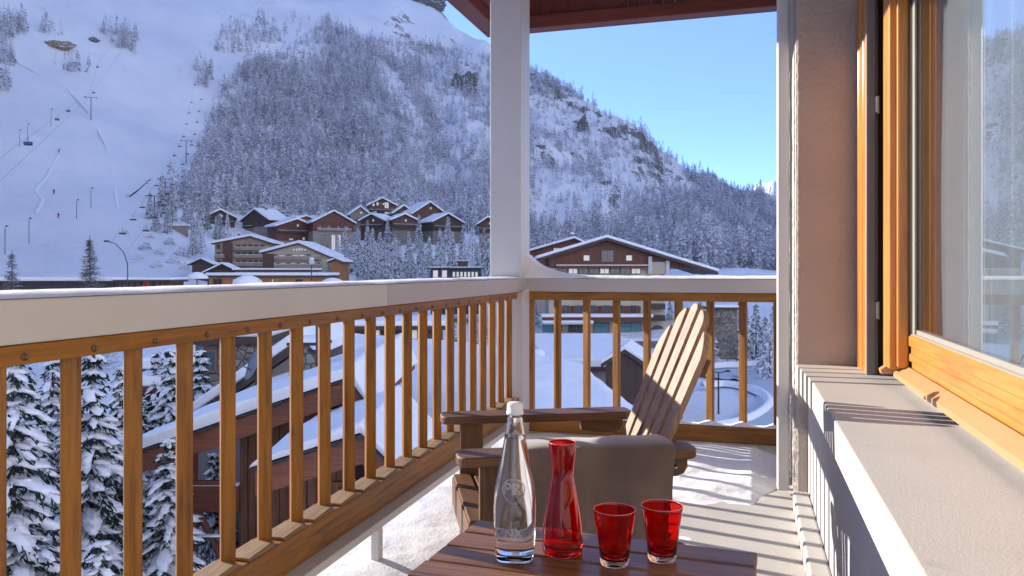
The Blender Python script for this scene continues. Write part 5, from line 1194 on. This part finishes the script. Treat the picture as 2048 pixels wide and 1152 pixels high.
for nd in t2_.node_tree.nodes:
    if nd.type == 'VALTORGB' and len(nd.color_ramp.elements) == 2 and abs(nd.color_ramp.elements[0].position-.35) < .01: nd.color_ramp.elements[0].color = (.16, .12, .08, 1); nd.color_ramp.elements[1].color = (.42, .33, .22, 1)
rock('bare brown rock outcrop on the piste at the upper left', 112, 92, 62, 22, 3, 'brownrock')
rock('dark rock half under snow at the left edge below the shrubs', 8, 50, 22, 12, 5)
rock('big dark cliff outcrop just left of the white post', 930, 176, 50, 60, 8)
rock('small brown crag below the big dark cliff', 864, 238, 22, 22, 12)
rock('dark cleft rock under the skyline trees right of the post', 1166, 262, 20, 70, 18)
rock('low rock beside the upper shrubs on the piste', 185, 82, 24, 10, 21)
rock('jagged summit rocks at the top edge of the picture', 862, 10, 60, 34, 25)
sb0 = None
for i, (u, v, k) in enumerate(((290, 500, 1.3), (318, 508, 1.0), (300, 478, .9), (338, 492, 1.2), (362, 512, 1.5), (276, 520, 1.0), (345, 528, 1.3), (385, 500, 1.1), (372, 540, 1.3), (312, 535, 1.1), (250, 470, .8), (330, 455, 1.0))):
    lab = 'snow-dusted bush on the bank beside the lift, %s from the left' % ORD[sorted([290, 318, 300, 338, 362, 276, 345, 385, 372, 312, 250, 330]).index(u)]
    p = hit(u, v, 0, 150)
    if sb0 is None:
        sb0 = o = thing('bush', lab, 'bush', (0, 0, 0), 0, 'bushes on the bank beside the lift'); crown_obj('foliage', 260, 2.6, 2.4, .8, 5, M['frost'], sb0, wide=.3, shape=.5, hmin=0.0)
    else: o = copy_tree(sb0); o['label'] = lab
    o.location = p; o.scale = (k, k, k*.8)

# fresh ski tracks pressed into the piste
tk = None
for i, (cl, lab) in enumerate((([(118, 312), (104, 335), (92, 358), (72, 380), (84, 402), (70, 430)], 'wavy fresh ski track below the skier in black'), ([(560, 8), (520, 20), (470, 45), (430, 80)], 'ski track crossing the bright shoulder above the wood'), ([(20, 120), (80, 150), (150, 200), (215, 300), (235, 420)], 'long faint track curving down the middle of the piste'))):
    ps = catmull([hit(u, v) for u, v in cl], 6); o = ribbon('ski_track', ps, 1.6, .06, M['snow_far'], hump=.35); setp(o, lab, 'ski track')
# ---------------------------------------------------------------- the cold air of the valley
hz_ = MB().box(-1700, 1700, -1650, 1750, -60, 1250).build('haze', None); setp(hz_, 'thin blue winter air filling the valley', 'haze', kind='stuff')
hm = bpy.data.materials.new('haze'); hm.use_nodes = True; hm.node_tree.nodes.clear(); ho = hm.node_tree.nodes.new('ShaderNodeOutputMaterial'); hv = hm.node_tree.nodes.new('ShaderNodeVolumePrincipled')
hv.inputs['Color'].default_value = (.80, .88, 1, 1); hv.inputs['Density'].default_value = .00012; hv.inputs['Anisotropy'].default_value = .2; hm.node_tree.links.new(hv.outputs[0], ho.inputs['Volume']); hz_.data.materials.append(hm)
